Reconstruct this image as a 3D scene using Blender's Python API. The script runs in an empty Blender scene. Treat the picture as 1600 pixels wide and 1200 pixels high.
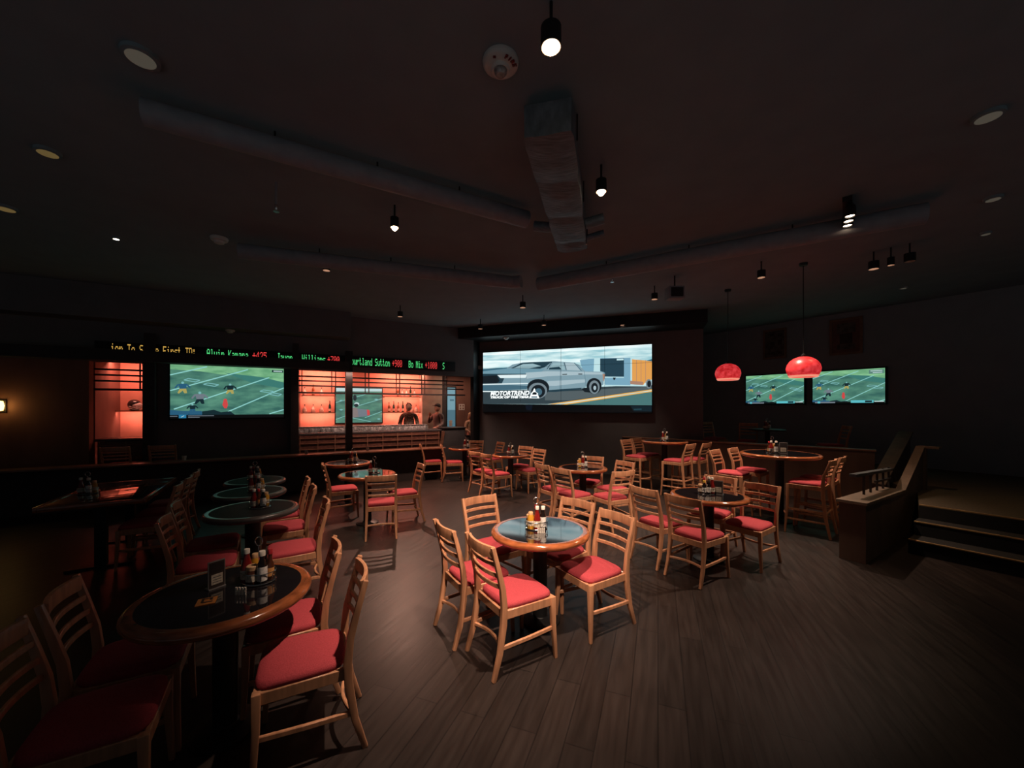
import bpy, bmesh, math, random
from mathutils import Vector, Matrix, Quaternion

random.seed(7)
SC = bpy.context.scene
COL = SC.collection

# ------------------------------------------------------------------ camera, world, exposure
EYE = 1.78
cam_data = bpy.data.cameras.new('camera')
cam_data.sensor_width = 36.0
cam_data.lens = 36.0 * 610.0 / 1600.0
cam_data.shift_y = 36.0 / 1600.0
cam_data.clip_start = 0.05
cam = bpy.data.objects.new('camera', cam_data)
COL.objects.link(cam)
cam.location = (0, 0, EYE)
cam.rotation_euler = (math.radians(90), 0, 0)
SC.camera = cam

world = bpy.data.worlds.new('world')
SC.world = world
world.use_nodes = True
# added ambient fill from the open back, brighter below the horizon for the ceiling
_wn = world.node_tree
_bg = _wn.nodes['Background']
_bg.inputs[1].default_value = 1.0
_wt = _wn.nodes.new('ShaderNodeTexCoord'); _ws = _wn.nodes.new('ShaderNodeSeparateXYZ'); _wr = _wn.nodes.new('ShaderNodeValToRGB')
_wm = _wn.nodes.new('ShaderNodeMapRange')
_wm.inputs['From Min'].default_value = -0.25; _wm.inputs['From Max'].default_value = 0.05
_wr.color_ramp.elements[0].color = (0.085, 0.09, 0.098, 1)
_wr.color_ramp.elements[1].color = (0.012, 0.012, 0.013, 1)
_wn.links.new(_wt.outputs['Generated'], _ws.inputs[0]); _wn.links.new(_ws.outputs['Z'], _wm.inputs[0])
_wn.links.new(_wm.outputs[0], _wr.inputs[0]); _wn.links.new(_wr.outputs[0], _bg.inputs[0])

SC.view_settings.view_transform = 'Standard'
SC.view_settings.look = 'None'
SC.view_settings.exposure = 0.0
SC.view_settings.gamma = 1.0
SC.view_settings.use_curve_mapping = False
SC.cycles.max_bounces = 8
SC.cycles.sample_clamp_indirect = 4.0
SC.cycles.caustics_reflective = False
SC.cycles.caustics_refractive = False

# ------------------------------------------------------------------ materials
def srgb(r, g, b):
    def f(c):
        c /= 255.0
        return c / 12.92 if c <= 0.04045 else ((c + 0.055) / 1.055) ** 2.4
    return (f(r), f(g), f(b))

def mat(name, color, rough=0.6, metal=0.0, var=0.12, scale=9.0, stretch=(1, 1, 1), bump=0.0,
        emit=None, strength=1.0, spec=0.5, coat=0.0, trans=0.0):
    m = bpy.data.materials.new(name)
    m.use_nodes = True
    nt = m.node_tree
    p = nt.nodes['Principled BSDF']
    p.inputs['Roughness'].default_value = rough
    p.inputs['Metallic'].default_value = metal
    p.inputs['Specular IOR Level'].default_value = spec
    p.inputs['Coat Weight'].default_value = coat
    p.inputs['Coat Roughness'].default_value = 0.06
    p.inputs['Transmission Weight'].default_value = trans
    p.inputs['Base Color'].default_value = (*color, 1)
    if var > 0:
        tc = nt.nodes.new('ShaderNodeTexCoord')
        mp = nt.nodes.new('ShaderNodeMapping')
        mp.inputs['Scale'].default_value = stretch
        nz = nt.nodes.new('ShaderNodeTexNoise')
        nz.inputs['Scale'].default_value = scale
        nz.inputs['Detail'].default_value = 5
        cr = nt.nodes.new('ShaderNodeValToRGB')
        lo = [max(0, c * (1 - var)) for c in color]
        hi = [min(1, c * (1 + var)) for c in color]
        cr.color_ramp.elements[0].color = (*lo, 1)
        cr.color_ramp.elements[0].position = 0.3
        cr.color_ramp.elements[1].color = (*hi, 1)
        cr.color_ramp.elements[1].position = 0.7
        nt.links.new(tc.outputs['Object'], mp.inputs[0])
        nt.links.new(mp.outputs[0], nz.inputs['Vector'])
        nt.links.new(nz.outputs['Fac'], cr.inputs[0])
        nt.links.new(cr.outputs[0], p.inputs['Base Color'])
        if bump > 0:
            bp = nt.nodes.new('ShaderNodeBump')
            bp.inputs['Strength'].default_value = bump
            bp.inputs['Distance'].default_value = 0.01
            nt.links.new(nz.outputs['Fac'], bp.inputs['Height'])
            nt.links.new(bp.outputs[0], p.inputs['Normal'])
    if emit is not None:
        p.inputs['Emission Color'].default_value = (*emit, 1)
        p.inputs['Emission Strength'].default_value = strength
    return m

def glow(name, color, strength=1.0, base=(0.02, 0.02, 0.02)):
    """a screen colour or lamp surface that gives off light"""
    return mat(name, base, rough=0.3, var=0, emit=color, strength=strength)

def glow_noise(name, c1, c2, scale, strength, stretch=(1, 1, 1)):
    """a screen area showing a mottled picture, e.g. turf or clouds"""
    m = glow(name, c1, strength)
    nt = m.node_tree
    p = nt.nodes['Principled BSDF']
    tc = nt.nodes.new('ShaderNodeTexCoord')
    mp = nt.nodes.new('ShaderNodeMapping')
    mp.inputs['Scale'].default_value = stretch
    nz = nt.nodes.new('ShaderNodeTexNoise')
    nz.inputs['Scale'].default_value = scale
    nz.inputs['Detail'].default_value = 6
    cr = nt.nodes.new('ShaderNodeValToRGB')
    cr.color_ramp.elements[0].color = (*c1, 1)
    cr.color_ramp.elements[0].position = 0.36
    cr.color_ramp.elements[1].color = (*c2, 1)
    cr.color_ramp.elements[1].position = 0.66
    nt.links.new(tc.outputs['Object'], mp.inputs[0])
    nt.links.new(mp.outputs[0], nz.inputs['Vector'])
    nt.links.new(nz.outputs['Fac'], cr.inputs[0])
    nt.links.new(cr.outputs[0], p.inputs['Emission Color'])
    return m

M = {}
M['oak'] = mat('oak_chair_wood', (0.53, 0.255, 0.135), rough=0.42, var=0.22, scale=6, stretch=(5, 5, 0.8), bump=0.06, coat=0.15)
M['cushion'] = mat('red_seat_fabric', (0.42, 0.055, 0.068), rough=0.85, var=0.16, scale=160, bump=0.25, spec=0.25)
M['dark_wood'] = mat('dark_stained_wood', (0.05, 0.035, 0.028), rough=0.45, var=0.3, scale=5, stretch=(1, 6, 1))
M['rim'] = mat('varnished_rim_wood', (0.33, 0.10, 0.035), rough=0.18, var=0.4, scale=10, stretch=(1, 1, 6), coat=0.7)
M['gloss_top'] = mat('black_lacquer_top', (0.012, 0.010, 0.012), rough=0.05, var=0.15, scale=12, spec=0.9, coat=1.0)
M['plain_top'] = mat('plain_black_top', (0.012, 0.012, 0.013), rough=0.65, var=0.15, scale=12, spec=0.12)
M['plain_rim'] = mat('black_rim', (0.07, 0.06, 0.055), rough=0.3, var=0.1, coat=0.3)
M['black_metal'] = mat('black_metal', (0.018, 0.018, 0.019), rough=0.45, metal=0.2, var=0.1)
M['black_paint'] = mat('black_paint', (0.07, 0.07, 0.072), rough=0.85, var=0.08, spec=0.2)
M['ceiling_paint'] = mat('lifted_black_ceiling_paint', (0.26, 0.325, 0.345), rough=0.95, var=0.05, scale=3, spec=0.1)  # black paint lightened and cooled, in place of faint neutral ambient light
M['wall_paint'] = mat('lifted_black_wall_paint', (0.20, 0.202, 0.206), rough=0.95, var=0.06, scale=3, spec=0.1)  # black paint made lighter to stand in for ambient light
M['duct'] = mat('wrapped_duct_foil', (0.15, 0.185, 0.21), rough=0.5, metal=0.1, var=0.35, scale=7, stretch=(1.2, 7, 1), bump=0.5)
M['pipe'] = mat('painted_duct_metal', (0.30, 0.32, 0.345), rough=0.6, var=0.1)
M['chrome'] = mat('chrome_wire', (0.75, 0.74, 0.72), rough=0.18, metal=1.0, var=0)
M['white_plastic'] = mat('white_plastic', (0.75, 0.70, 0.64), rough=0.5, var=0.04)
M['ketchup'] = mat('ketchup_red', (0.20, 0.012, 0.010), rough=0.15, var=0.1, coat=0.5)
M['mustard'] = mat('mustard_yellow', (0.62, 0.30, 0.03), rough=0.3, var=0.08)
M['sauce_dark'] = mat('dark_sauce_glass', (0.012, 0.008, 0.007), rough=0.1, var=0.1, coat=0.6)
M['sauce_brown'] = mat('brown_sauce_glass', (0.09, 0.028, 0.012), rough=0.12, var=0.1, coat=0.6)
M['label'] = mat('cream_paper_label', (0.72, 0.63, 0.50), rough=0.7, var=0.3, scale=60)
M['label_white'] = mat('white_paper_label', (0.78, 0.75, 0.70), rough=0.7, var=0.3, scale=70)
M['orange_label'] = mat('orange_paper_label', (0.70, 0.33, 0.10), rough=0.7, var=0.2, scale=50)
M['cap_white'] = mat('white_cap', (0.80, 0.74, 0.64), rough=0.45, var=0.03)
M['cap_tan'] = mat('tan_cap', (0.62, 0.38, 0.20), rough=0.5, var=0.05)
M['cap_red'] = mat('red_cap', (0.50, 0.03, 0.04), rough=0.4, var=0.05)
M['cap_yellow'] = mat('yellow_cap', (0.72, 0.42, 0.06), rough=0.4, var=0.05)
M['cap_black'] = mat('black_cap', (0.02, 0.02, 0.02), rough=0.4, var=0.05)
M['acrylic'] = mat('clear_stand_acrylic', (0.30, 0.28, 0.27), rough=0.1, var=0, coat=0.5)
M['coaster'] = mat('orange_card', (0.50, 0.19, 0.04), rough=0.7, var=0.15, scale=40)
M['ink'] = mat('dark_print', (0.03, 0.02, 0.02), rough=0.8, var=0)
M['glass'] = mat('drinking_glass', (0.8, 0.82, 0.82), rough=0.05, var=0, trans=0.85)
M['red_wall'] = mat('terracotta_bar_wall', (0.72, 0.33, 0.24), rough=0.8, var=0.08, scale=4)
M['bar_panel'] = mat('bar_front_wood', (0.17, 0.075, 0.055), rough=0.45, var=0.45, scale=22, stretch=(1, 1, 2.5))
M['bar_trim'] = mat('bar_trim_wood', (0.30, 0.15, 0.095), rough=0.4, var=0.2)
M['bar_top'] = mat('bar_top_stone', (0.10, 0.095, 0.095), rough=0.2, var=0.35, scale=30)
M['beige'] = mat('beige_plaster', (0.42, 0.34, 0.27), rough=0.85, var=0.12, scale=5)
M['bar_ceiling'] = mat('bar_ceiling_paint', (0.55, 0.48, 0.43), rough=0.9, var=0.04)
M['brown_wall'] = mat('brown_panel_wall', (0.24, 0.115, 0.085), rough=0.7, var=0.2, scale=3, stretch=(1, 1, 0.3))
M['ledge'] = mat('ledge_wood', (0.36, 0.165, 0.10), rough=0.3, var=0.25, coat=0.4)
M['rail_grey'] = mat('grey_painted_rail', (0.07, 0.07, 0.072), rough=0.5, var=0.1)
M['step_paint'] = mat('black_step_paint', (0.028, 0.027, 0.026), rough=0.8, var=0.1, spec=0.2)
M['steel'] = mat('brushed_bar_steel', (0.50, 0.50, 0.50), rough=0.35, var=0.75, scale=28, metal=0.3)
M['knee_cap'] = mat('rail_cap_wood', (0.17, 0.12, 0.085), rough=0.45, var=0.2, scale=8)
M['brown_paint'] = mat('brown_laminate', (0.15, 0.095, 0.07), rough=0.55, var=0.2, scale=4, stretch=(1, 1, 0.4))
M['carpet'] = mat('brown_carpet', (0.085, 0.064, 0.038), rough=0.95, var=0.3, scale=45, bump=0.4)
M['tread_edge'] = mat('oak_stair_nosing', (0.45, 0.28, 0.12), rough=0.5, var=0.2)
M['skin'] = mat('skin', (0.52, 0.30, 0.21), rough=0.55, var=0.06)
M['hair_dark'] = mat('dark_hair', (0.03, 0.022, 0.018), rough=0.7, var=0.2, scale=60)
M['hair_blond'] = mat('blond_hair', (0.52, 0.36, 0.20), rough=0.7, var=0.2, scale=60)
M['shirt_pattern'] = mat('mottled_shirt', (0.26, 0.21, 0.17), rough=0.85, var=0.9, scale=34)
M['shirt_grey'] = mat('grey_shirt', (0.23, 0.19, 0.175), rough=0.85, var=0.15, scale=12)
M['shirt_tan'] = mat('tan_shirt', (0.45, 0.29, 0.19), rough=0.85, var=0.12, scale=12)
M['trousers'] = mat('black_trousers', (0.03, 0.03, 0.035), rough=0.85, var=0.1)
M['cap_cloth'] = mat('dark_cap_cloth', (0.05, 0.045, 0.045), rough=0.8, var=0.2)
M['bottle_amber'] = mat('amber_spirit', (0.25, 0.09, 0.03), rough=0.1, var=0.1, coat=0.5)
M['bottle_clear'] = mat('clear_spirit', (0.62, 0.50, 0.44), rough=0.08, var=0.05, coat=0.5)
M['bottle_green'] = mat('green_spirit', (0.02, 0.05, 0.03), rough=0.1, var=0.1, coat=0.5)
M['frame_wood'] = mat('picture_frame_wood', (0.22, 0.14, 0.09), rough=0.4, var=0.2)
M['print_a'] = mat('dim_print_drawing', (0.10, 0.09, 0.075), rough=0.7, var=0.6, scale=9)
M['print_b'] = mat('dim_print_reddish', (0.17, 0.09, 0.07), rough=0.7, var=0.2, scale=4)
M['print_dark'] = mat('dim_print_dark', (0.04, 0.035, 0.03), rough=0.7, var=0.2)
M['paper'] = mat('white_notice_paper', (0.75, 0.68, 0.62), rough=0.8, var=0.02)
M['red_shade'] = mat('red_glass_shade', (0.5, 0.03, 0.03), rough=0.35, var=0.1, emit=(0.80, 0.020, 0.022), strength=0.70)
nt = M['red_shade'].node_tree      # crackled glass
_p = nt.nodes['Principled BSDF']
_tc = nt.nodes.new('ShaderNodeTexCoord'); _v = nt.nodes.new('ShaderNodeTexNoise'); _v.inputs['Scale'].default_value = 16; _v.inputs['Detail'].default_value = 6
_r = nt.nodes.new('ShaderNodeValToRGB')
_r.color_ramp.elements[0].color = (0.60, 0.016, 0.020, 1); _r.color_ramp.elements[0].position = 0.38
_r.color_ramp.elements[1].color = (1.0, 0.07, 0.08, 1); _r.color_ramp.elements[1].position = 0.68
nt.links.new(_tc.outputs['Object'], _v.inputs['Vector']); nt.links.new(_v.outputs['Fac'], _r.inputs[0]); nt.links.new(_r.outputs[0], _p.inputs['Emission Color'])
M['shade_lip'] = glow('lit_shade_lip', (1.0, 0.33, 0.22), 0.9)
M['bulb'] = glow('lit_bulb', (1.0, 0.70, 0.46), 14.0)
M['bulb_small'] = glow('lit_bulb_far', (1.0, 0.86, 0.74), 6.0)
M['bulb_off'] = glow('dim_lamp_lens', (0.55, 0.50, 0.38), 0.09, base=(0.3, 0.28, 0.25))
M['bulb_warm'] = glow('dim_warm_lens', (0.75, 0.52, 0.18), 0.13, base=(0.3, 0.25, 0.18))
M['reflector'] = mat('lamp_reflector', (0.55, 0.36, 0.26), rough=0.45, metal=0.3, var=0.1)
M['sconce_glass'] = glow('amber_sconce_glass', (1.0, 0.55, 0.14), 6.0)
M['led_strip'] = glow('red_led_strip', (1.0, 0.22, 0.12), 3.0)
M['led_g'] = glow('led_green', (0.10, 0.85, 0.25), 0.95)
M['led_r'] = glow('led_red', (0.95, 0.06, 0.06), 0.85)
M['led_y'] = glow('led_amber', (0.85, 0.50, 0.10), 0.75)
M['strobe_lens'] = mat('strobe_lens', (0.35, 0.30, 0.28), rough=0.1, var=0.4, scale=30, coat=1)
M['red_ink'] = mat('red_print', (0.20, 0.02, 0.02), rough=0.7, var=0)
M['cool_door'] = glow('lit_cooler_glass', (0.22, 0.42, 0.50), 0.75)
M['cool_dark'] = glow('cooler_shelf_tone', (0.10, 0.22, 0.28), 0.7)
M['helmet_black'] = mat('helmet_black_shell', (0.02, 0.02, 0.022), rough=0.2, var=0, coat=0.8)
M['helmet_white'] = mat('helmet_white_stripe', (0.75, 0.70, 0.66), rough=0.3, var=0)

# ------------------------------------------------------------------ mesh builder
class MB:
    def __init__(self):
        self.v, self.f, self.m = [], [], []

    def face(self, pts, m=0):
        b = len(self.v)
        self.v += [tuple(p) for p in pts]
        self.f.append(tuple(range(b, b + len(pts)))); self.m.append(m)
        return self

    def box(self, c, s, m=0, rz=0.0, rx=0.0):
        x, y, z = (d / 2 for d in s)
        b = len(self.v)
        R = Matrix.Rotation(rz, 3, 'Z') @ Matrix.Rotation(rx, 3, 'X')
        for sx, sy, sz in ((-1,-1,-1),(1,-1,-1),(1,1,-1),(-1,1,-1),(-1,-1,1),(1,-1,1),(1,1,1),(-1,1,1)):
            self.v.append(tuple(Vector(c) + R @ Vector((sx*x, sy*y, sz*z))))
        for q in ((0,3,2,1),(4,5,6,7),(0,1,5,4),(1,2,6,5),(2,3,7,6),(3,0,4,7)):
            self.f.append(tuple(b + i for i in q)); self.m.append(m)
        return self

    def prism(self, poly, z0, z1, m=0):
        """polygon (x, y), counter-clockwise, extruded from z0 to z1"""
        b = len(self.v); n = len(poly)
        self.v += [(x, y, z0) for x, y in poly] + [(x, y, z1) for x, y in poly]
        self.f.append(tuple(b + i for i in reversed(range(n)))); self.m.append(m)
        self.f.append(tuple(b + n + i for i in range(n))); self.m.append(m)
        for i in range(n):
            j = (i + 1) % n
            self.f.append((b+i, b+j, b+n+j, b+n+i)); self.m.append(m)
        return self

    def side_prism(self, poly, x0, x1, m=0):
        """polygon in (y, z) extruded along x"""
        b = len(self.v); n = len(poly)
        self.v += [(x0, y, z) for y, z in poly] + [(x1, y, z) for y, z in poly]
        self.f.append(tuple(b + i for i in reversed(range(n)))); self.m.append(m)
        self.f.append(tuple(b + n + i for i in range(n))); self.m.append(m)
        for i in range(n):
            j = (i + 1) % n
            self.f.append((b+i, b+j, b+n+j, b+n+i)); self.m.append(m)
        return self

    def lathe(self, prof, seg=24, m=0, c=(0, 0, 0)):
        b = len(self.v); n = len(prof)
        for k in range(seg):
            a = 2 * math.pi * k / seg
            for r, z in prof:
                self.v.append((c[0] + r * math.cos(a), c[1] + r * math.sin(a), c[2] + z))
        for k in range(seg):
            k2 = (k + 1) % seg
            for i in range(n - 1):
                q = (b+k*n+i, b+k2*n+i, b+k2*n+i+1, b+k*n+i+1)
                self.f.append(q); self.m.append(m)
        return self

    def tube(self, pts, r, seg=8, m=0, closed=False):
        pts = [Vector(p) for p in pts]
        n = len(pts)
        rs = r if isinstance(r, (list, tuple)) else [r] * n
        b = len(self.v)
        t0 = (pts[1] - pts[0]).normalized()
        up = Vector((0, 0, 1)) if abs(t0.z) < 0.9 else Vector((1, 0, 0))
        nrm = t0.cross(up).normalized()
        prev = t0
        for i, p in enumerate(pts):
            if closed:
                t = (pts[(i+1) % n] - pts[i-1]).normalized()
            else:
                t = (pts[min(i+1, n-1)] - pts[max(i-1, 0)]).normalized()
            q = prev.rotation_difference(t)
            nrm = (q @ nrm); nrm = (nrm - t * nrm.dot(t)).normalized()
            prev = t
            bi = t.cross(nrm)
            for k in range(seg):
                a = 2 * math.pi * k / seg
                self.v.append(tuple(p + (nrm * math.cos(a) + bi * math.sin(a)) * rs[i]))
        last = n if closed else n - 1
        for i in range(last):
            j = (i + 1) % n
            for k in range(seg):
                k2 = (k + 1) % seg
                self.f.append((b+i*seg+k, b+i*seg+k2, b+j*seg+k2, b+j*seg+k)); self.m.append(m)
        if not closed:
            self.f.append(tuple(b + k for k in reversed(range(seg)))); self.m.append(m)
            self.f.append(tuple(b + (n-1)*seg + k for k in range(seg))); self.m.append(m)
        return self

    def bar(self, pts, side, w, t, m=0):
        """rectangular section swept along pts; w (number or list) across `side`, t across the other way"""
        pts = [Vector(p) for p in pts]; side = Vector(side).normalized(); n = len(pts)
        ws = w if isinstance(w, (list, tuple)) else [w] * n
        ts = t if isinstance(t, (list, tuple)) else [t] * n
        b = len(self.v)
        for i, p in enumerate(pts):
            tg = (pts[min(i+1, n-1)] - pts[max(i-1, 0)]).normalized()
            o = tg.cross(side).normalized()
            for sa, sb in ((-1,-1),(1,-1),(1,1),(-1,1)):
                self.v.append(tuple(p + side*sa*ws[i]/2 + o*sb*ts[i]/2))
        for i in range(n - 1):
            for k in range(4):
                k2 = (k + 1) % 4
                self.f.append((b+i*4+k, b+i*4+k2, b+i*4+4+k2, b+i*4+4+k)); self.m.append(m)
        self.f.append((b+3, b+2, b+1, b)); self.m.append(m)
        e = b + (n-1)*4
        self.f.append((e, e+1, e+2, e+3)); self.m.append(m)
        return self

    def ellipsoid(self, c, r, seg=14, rings=9, m=0):
        b = len(self.v)
        for i in range(rings + 1):
            ph = math.pi * i / rings
            for k in range(seg):
                a = 2 * math.pi * k / seg
                self.v.append((c[0]+r[0]*math.sin(ph)*math.cos(a), c[1]+r[1]*math.sin(ph)*math.sin(a), c[2]+r[2]*math.cos(ph)))
        for i in range(rings):
            for k in range(seg):
                k2 = (k + 1) % seg
                self.f.append((b+i*seg+k, b+(i+1)*seg+k, b+(i+1)*seg+k2, b+i*seg+k2)); self.m.append(m)
        return self

    def build(self, name, mats, parent=None, bevel=0.0, smooth=True, loc=None, rz=None, segs=2):
        me = bpy.data.meshes.new(name)
        me.from_pydata(self.v, [], self.f)
        for i, p in enumerate(me.polygons):
            p.material_index = self.m[i]
        bm = bmesh.new(); bm.from_mesh(me)
        bmesh.ops.remove_doubles(bm, verts=bm.verts, dist=1e-5)
        if bm.faces and not getattr(self, 'flat', False):
            bmesh.ops.recalc_face_normals(bm, faces=bm.faces)
        if bevel > 0:
            ed = [e for e in bm.edges if len(e.link_faces) == 2 and e.calc_face_angle(0) > math.radians(35)]
            bmesh.ops.bevel(bm, geom=ed, offset=bevel, segments=segs, affect='EDGES', clamp_overlap=True, profile=0.6)
        bm.to_mesh(me); bm.free()
        for mm in (mats if isinstance(mats, (list, tuple)) else [mats]):
            me.materials.append(mm)
        if smooth:
            for p in me.polygons:
                p.use_smooth = True
            me.set_sharp_from_angle(angle=math.radians(38))
        ob = bpy.data.objects.new(name, me)
        COL.objects.link(ob)
        if parent is not None:
            ob.parent = parent
        if loc is not None:
            ob.location = loc
        if rz is not None:
            ob.rotation_euler = (0, 0, rz)
        return ob

def tag(o, label=None, cat=None, group=None, kind=None):
    if label: o['label'] = label
    if cat: o['category'] = cat
    if group: o['group'] = group
    if kind: o['kind'] = kind
    return o

def thing(name, label, cat, loc=(0, 0, 0), rz=0.0, group=None):
    o = bpy.data.objects.new(name, None)
    o.empty_display_size = 0.1
    COL.objects.link(o)
    o.location = loc
    o.rotation_euler = (0, 0, rz)
    return tag(o, label, cat, group)

def dup(root, loc, rz, label, group=None):
    r = root.copy(); COL.objects.link(r)
    r.location = loc; r.rotation_euler = (0, 0, rz)
    r['label'] = label
    if group: r['group'] = group
    for ch in list(root.children):
        c = ch.copy(); COL.objects.link(c); c.parent = r
        for g in list(ch.children):
            d = g.copy(); COL.objects.link(d); d.parent = c
    return r

def struct(name, mb, m, bevel=0.0, loc=None, rz=None, smooth=False):
    o = mb.build(name, m, None, bevel=bevel, smooth=smooth, loc=loc, rz=rz)
    o['kind'] = 'structure'
    return o

def text_mesh(name, s, size, m, parent, loc, rot=(0, 0, 0), shear=0.0, bold=0.0, align='LEFT', sx=1.0, extrude=0.0):
    cu = bpy.data.curves.new(name + '_curve', 'FONT')
    cu.body = s; cu.size = size; cu.shear = shear; cu.offset = bold; cu.extrude = extrude
    cu.align_x = align; cu.resolution_u = 3
    tmp = bpy.data.objects.new(name + '_tmp', cu)
    COL.objects.link(tmp)
    dg = bpy.context.evaluated_depsgraph_get()
    me = bpy.data.meshes.new_from_object(tmp.evaluated_get(dg))
    bpy.data.objects.remove(tmp)
    bpy.data.curves.remove(cu)
    me.materials.clear(); me.materials.append(m)
    ob = bpy.data.objects.new(name, me)
    COL.objects.link(ob)
    ob.parent = parent
    ob.location = loc; ob.rotation_euler = rot; ob.scale = (sx, 1, 1)
    return ob

def lamp(name, kind, loc, energy, color, parent=None, rot=(0, 0, 0), **kw):
    l = bpy.data.lights.new(name, kind)
    l.energy = energy; l.color = color
    for k, v in kw.items():
        setattr(l, k, v)
    o = bpy.data.objects.new(name, l)
    COL.objects.link(o)
    o.location = loc; o.rotation_euler = rot
    if parent is not None:
        o.parent = parent
    return o

# ------------------------------------------------------------------ directions of the room
BD = Vector((0.8696, 0.4937, 0)); BN = Vector((-0.4937, 0.8696, 0)); BRZ = math.atan2(BD.y, BD.x)     # bar front
VD = Vector((0.942, -0.336, 0)); VN = Vector((0.336, 0.942, 0)); VRZ = math.atan2(VD.y, VD.x)          # video wall
TD = Vector((0.565, -0.825, 0)); TN = Vector((0.825, 0.565, 0)); TRZ = math.atan2(TD.y, TD.x)          # right wall and steps
def bpt(s, p, z=0.0): return BD * s + BN * p + Vector((0, 0, z))
def vpt(s, p, z=0.0): return VD * s + VN * p + Vector((0, 0, z))
def tpt(e, a, z=0.0): return TD * e + TN * a + Vector((0, 0, z))
CEIL = 4.0

# ------------------------------------------------------------------ floor
fm = mat('dark_plank_floor', (0.03, 0.022, 0.019), rough=0.32, var=0)
nt = fm.node_tree; p = nt.nodes['Principled BSDF']
p.inputs['Specular IOR Level'].default_value = 0.42
tc = nt.nodes.new('ShaderNodeTexCoord'); mp = nt.nodes.new('ShaderNodeMapping')
mp.inputs['Rotation'].default_value = (0, 0, -math.radians(90 - 20.5))
bk = nt.nodes.new('ShaderNodeTexBrick')
bk.inputs['Scale'].default_value = 1.0
bk.inputs['Brick Width'].default_value = 1.25
bk.inputs['Row Height'].default_value = 0.155
bk.inputs['Mortar Size'].default_value = 0.0035
bk.inputs['Mortar Smooth'].default_value = 0.3
bk.offset = 0.37
bk.inputs['Color1'].default_value = (0.030, 0.0222, 0.0195, 1)
bk.inputs['Color2'].default_value = (0.0205, 0.0152, 0.0135, 1)
bk.inputs['Mortar'].default_value = (0.009, 0.007, 0.0065, 1)
nz = nt.nodes.new('ShaderNodeTexNoise'); nz.inputs['Scale'].default_value = 3.0; nz.inputs['Detail'].default_value = 8
mp2 = nt.nodes.new('ShaderNodeMapping'); mp2.inputs['Scale'].default_value = (1.0, 9.0, 1.0)
mx = nt.nodes.new('ShaderNodeMixRGB'); mx.blend_type = 'MULTIPLY'; mx.inputs[0].default_value = 0.85
cr = nt.nodes.new('ShaderNodeValToRGB')
cr.color_ramp.elements[0].color = (0.66, 0.64, 0.62, 1); cr.color_ramp.elements[0].position = 0.3
cr.color_ramp.elements[1].color = (1.25, 1.22, 1.18, 1); cr.color_ramp.elements[1].position = 0.72
rr = nt.nodes.new('ShaderNodeMapRange'); rr.inputs['To Min'].default_value = 0.28; rr.inputs['To Max'].default_value = 0.46
bp = nt.nodes.new('ShaderNodeBump'); bp.inputs['Strength'].default_value = 0.3; bp.inputs['Distance'].default_value = 0.004
L = nt.links.new
L(tc.outputs['Object'], mp.inputs[0]); L(mp.outputs[0], bk.inputs['Vector']); L(mp.outputs[0], mp2.inputs[0]); L(mp2.outputs[0], nz.inputs['Vector'])
L(nz.outputs['Fac'], cr.inputs[0]); L(bk.outputs['Color'], mx.inputs[1]); L(cr.outputs[0], mx.inputs[2]); L(mx.outputs[0], p.inputs['Base Color'])
L(nz.outputs['Fac'], rr.inputs[0]); L(rr.outputs[0], p.inputs['Roughness']); L(nz.outputs['Fac'], bp.inputs['Height']); L(bp.outputs[0], p.inputs['Normal'])
struct('floor', MB().box((1, 7.6, -0.1), (26, 17.8, 0.2)), fm)

# ------------------------------------------------------------------ ceiling and walls
struct('ceiling', MB().box((1, 7.0, CEIL + 0.1), (26, 19, 0.2)), M['ceiling_paint'])
# bar front: header over the openings, posts, panel behind the television, wall left of the opening
hd = MB()
hd.box((0.05, 10.40, (2.65 + CEIL) / 2), (9.06, 0.2, CEIL - 2.65))
struct('wall_bar', hd, M['wall_paint'], rz=BRZ)
struct('wall_bar_panel', MB().box((-1.17, 10.40, 1.325), (2.68, 0.2, 2.65)), M['wall_paint'], rz=BRZ)
struct('wall_bar_left', MB().box((-3.89, 10.40, 1.325), (1.20, 0.2, 2.65)), M['brown_wall'], rz=BRZ)
struct('trim_1', MB().box((1.225, 10.12, 1.56), (0.15, 0.16, 3.12)), M['black_metal'], rz=BRZ)
struct('trim_2', MB().box((-2.40, 10.20, 1.325), (0.18, 0.20, 2.65)), M['black_paint'], rz=BRZ)
struct('trim_3', MB().box((0.085, 10.20, 1.325), (0.16, 0.20, 2.65)), M['black_paint'], rz=BRZ)
struct('trim_4', MB().box((-2.40, 10.17, 3.03), (0.17, 0.05, 0.40)), M['black_paint'], rz=BRZ)
struct('trim_12', MB().box((0.105, 10.17, 3.03), (0.13, 0.05, 0.40)), M['black_paint'], rz=BRZ)
# soffit in front of the LED ticker and the drop ceiling above it
struct('trim_5', MB().box((-1.6, 10.09, 2.755), (5.65, 0.22, 0.21)), M['black_paint'], rz=BRZ)
struct('trim_6', MB().box((-1.6, 10.05, (3.40 + CEIL) / 2), (5.65, 0.5, CEIL - 3.40)), M['wall_paint'], rz=BRZ)
# return wall between the bar and the video wall
c1, c2 = bpt(4.58, 10.30), vpt(-4.8, 10.70)
rw = MB(); dv = Vector((c2.x - c1.x, c2.y - c1.y, 0)); nv = Vector((-dv.y, dv.x, 0)).normalized() * 0.1
rw.prism([(c1.x, c1.y), (c2.x, c2.y), (c2.x + nv.x, c2.y + nv.y), (c1.x + nv.x, c1.y + nv.y)], 0, CEIL)
struct('wall_return', rw, M['black_metal'])
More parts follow.
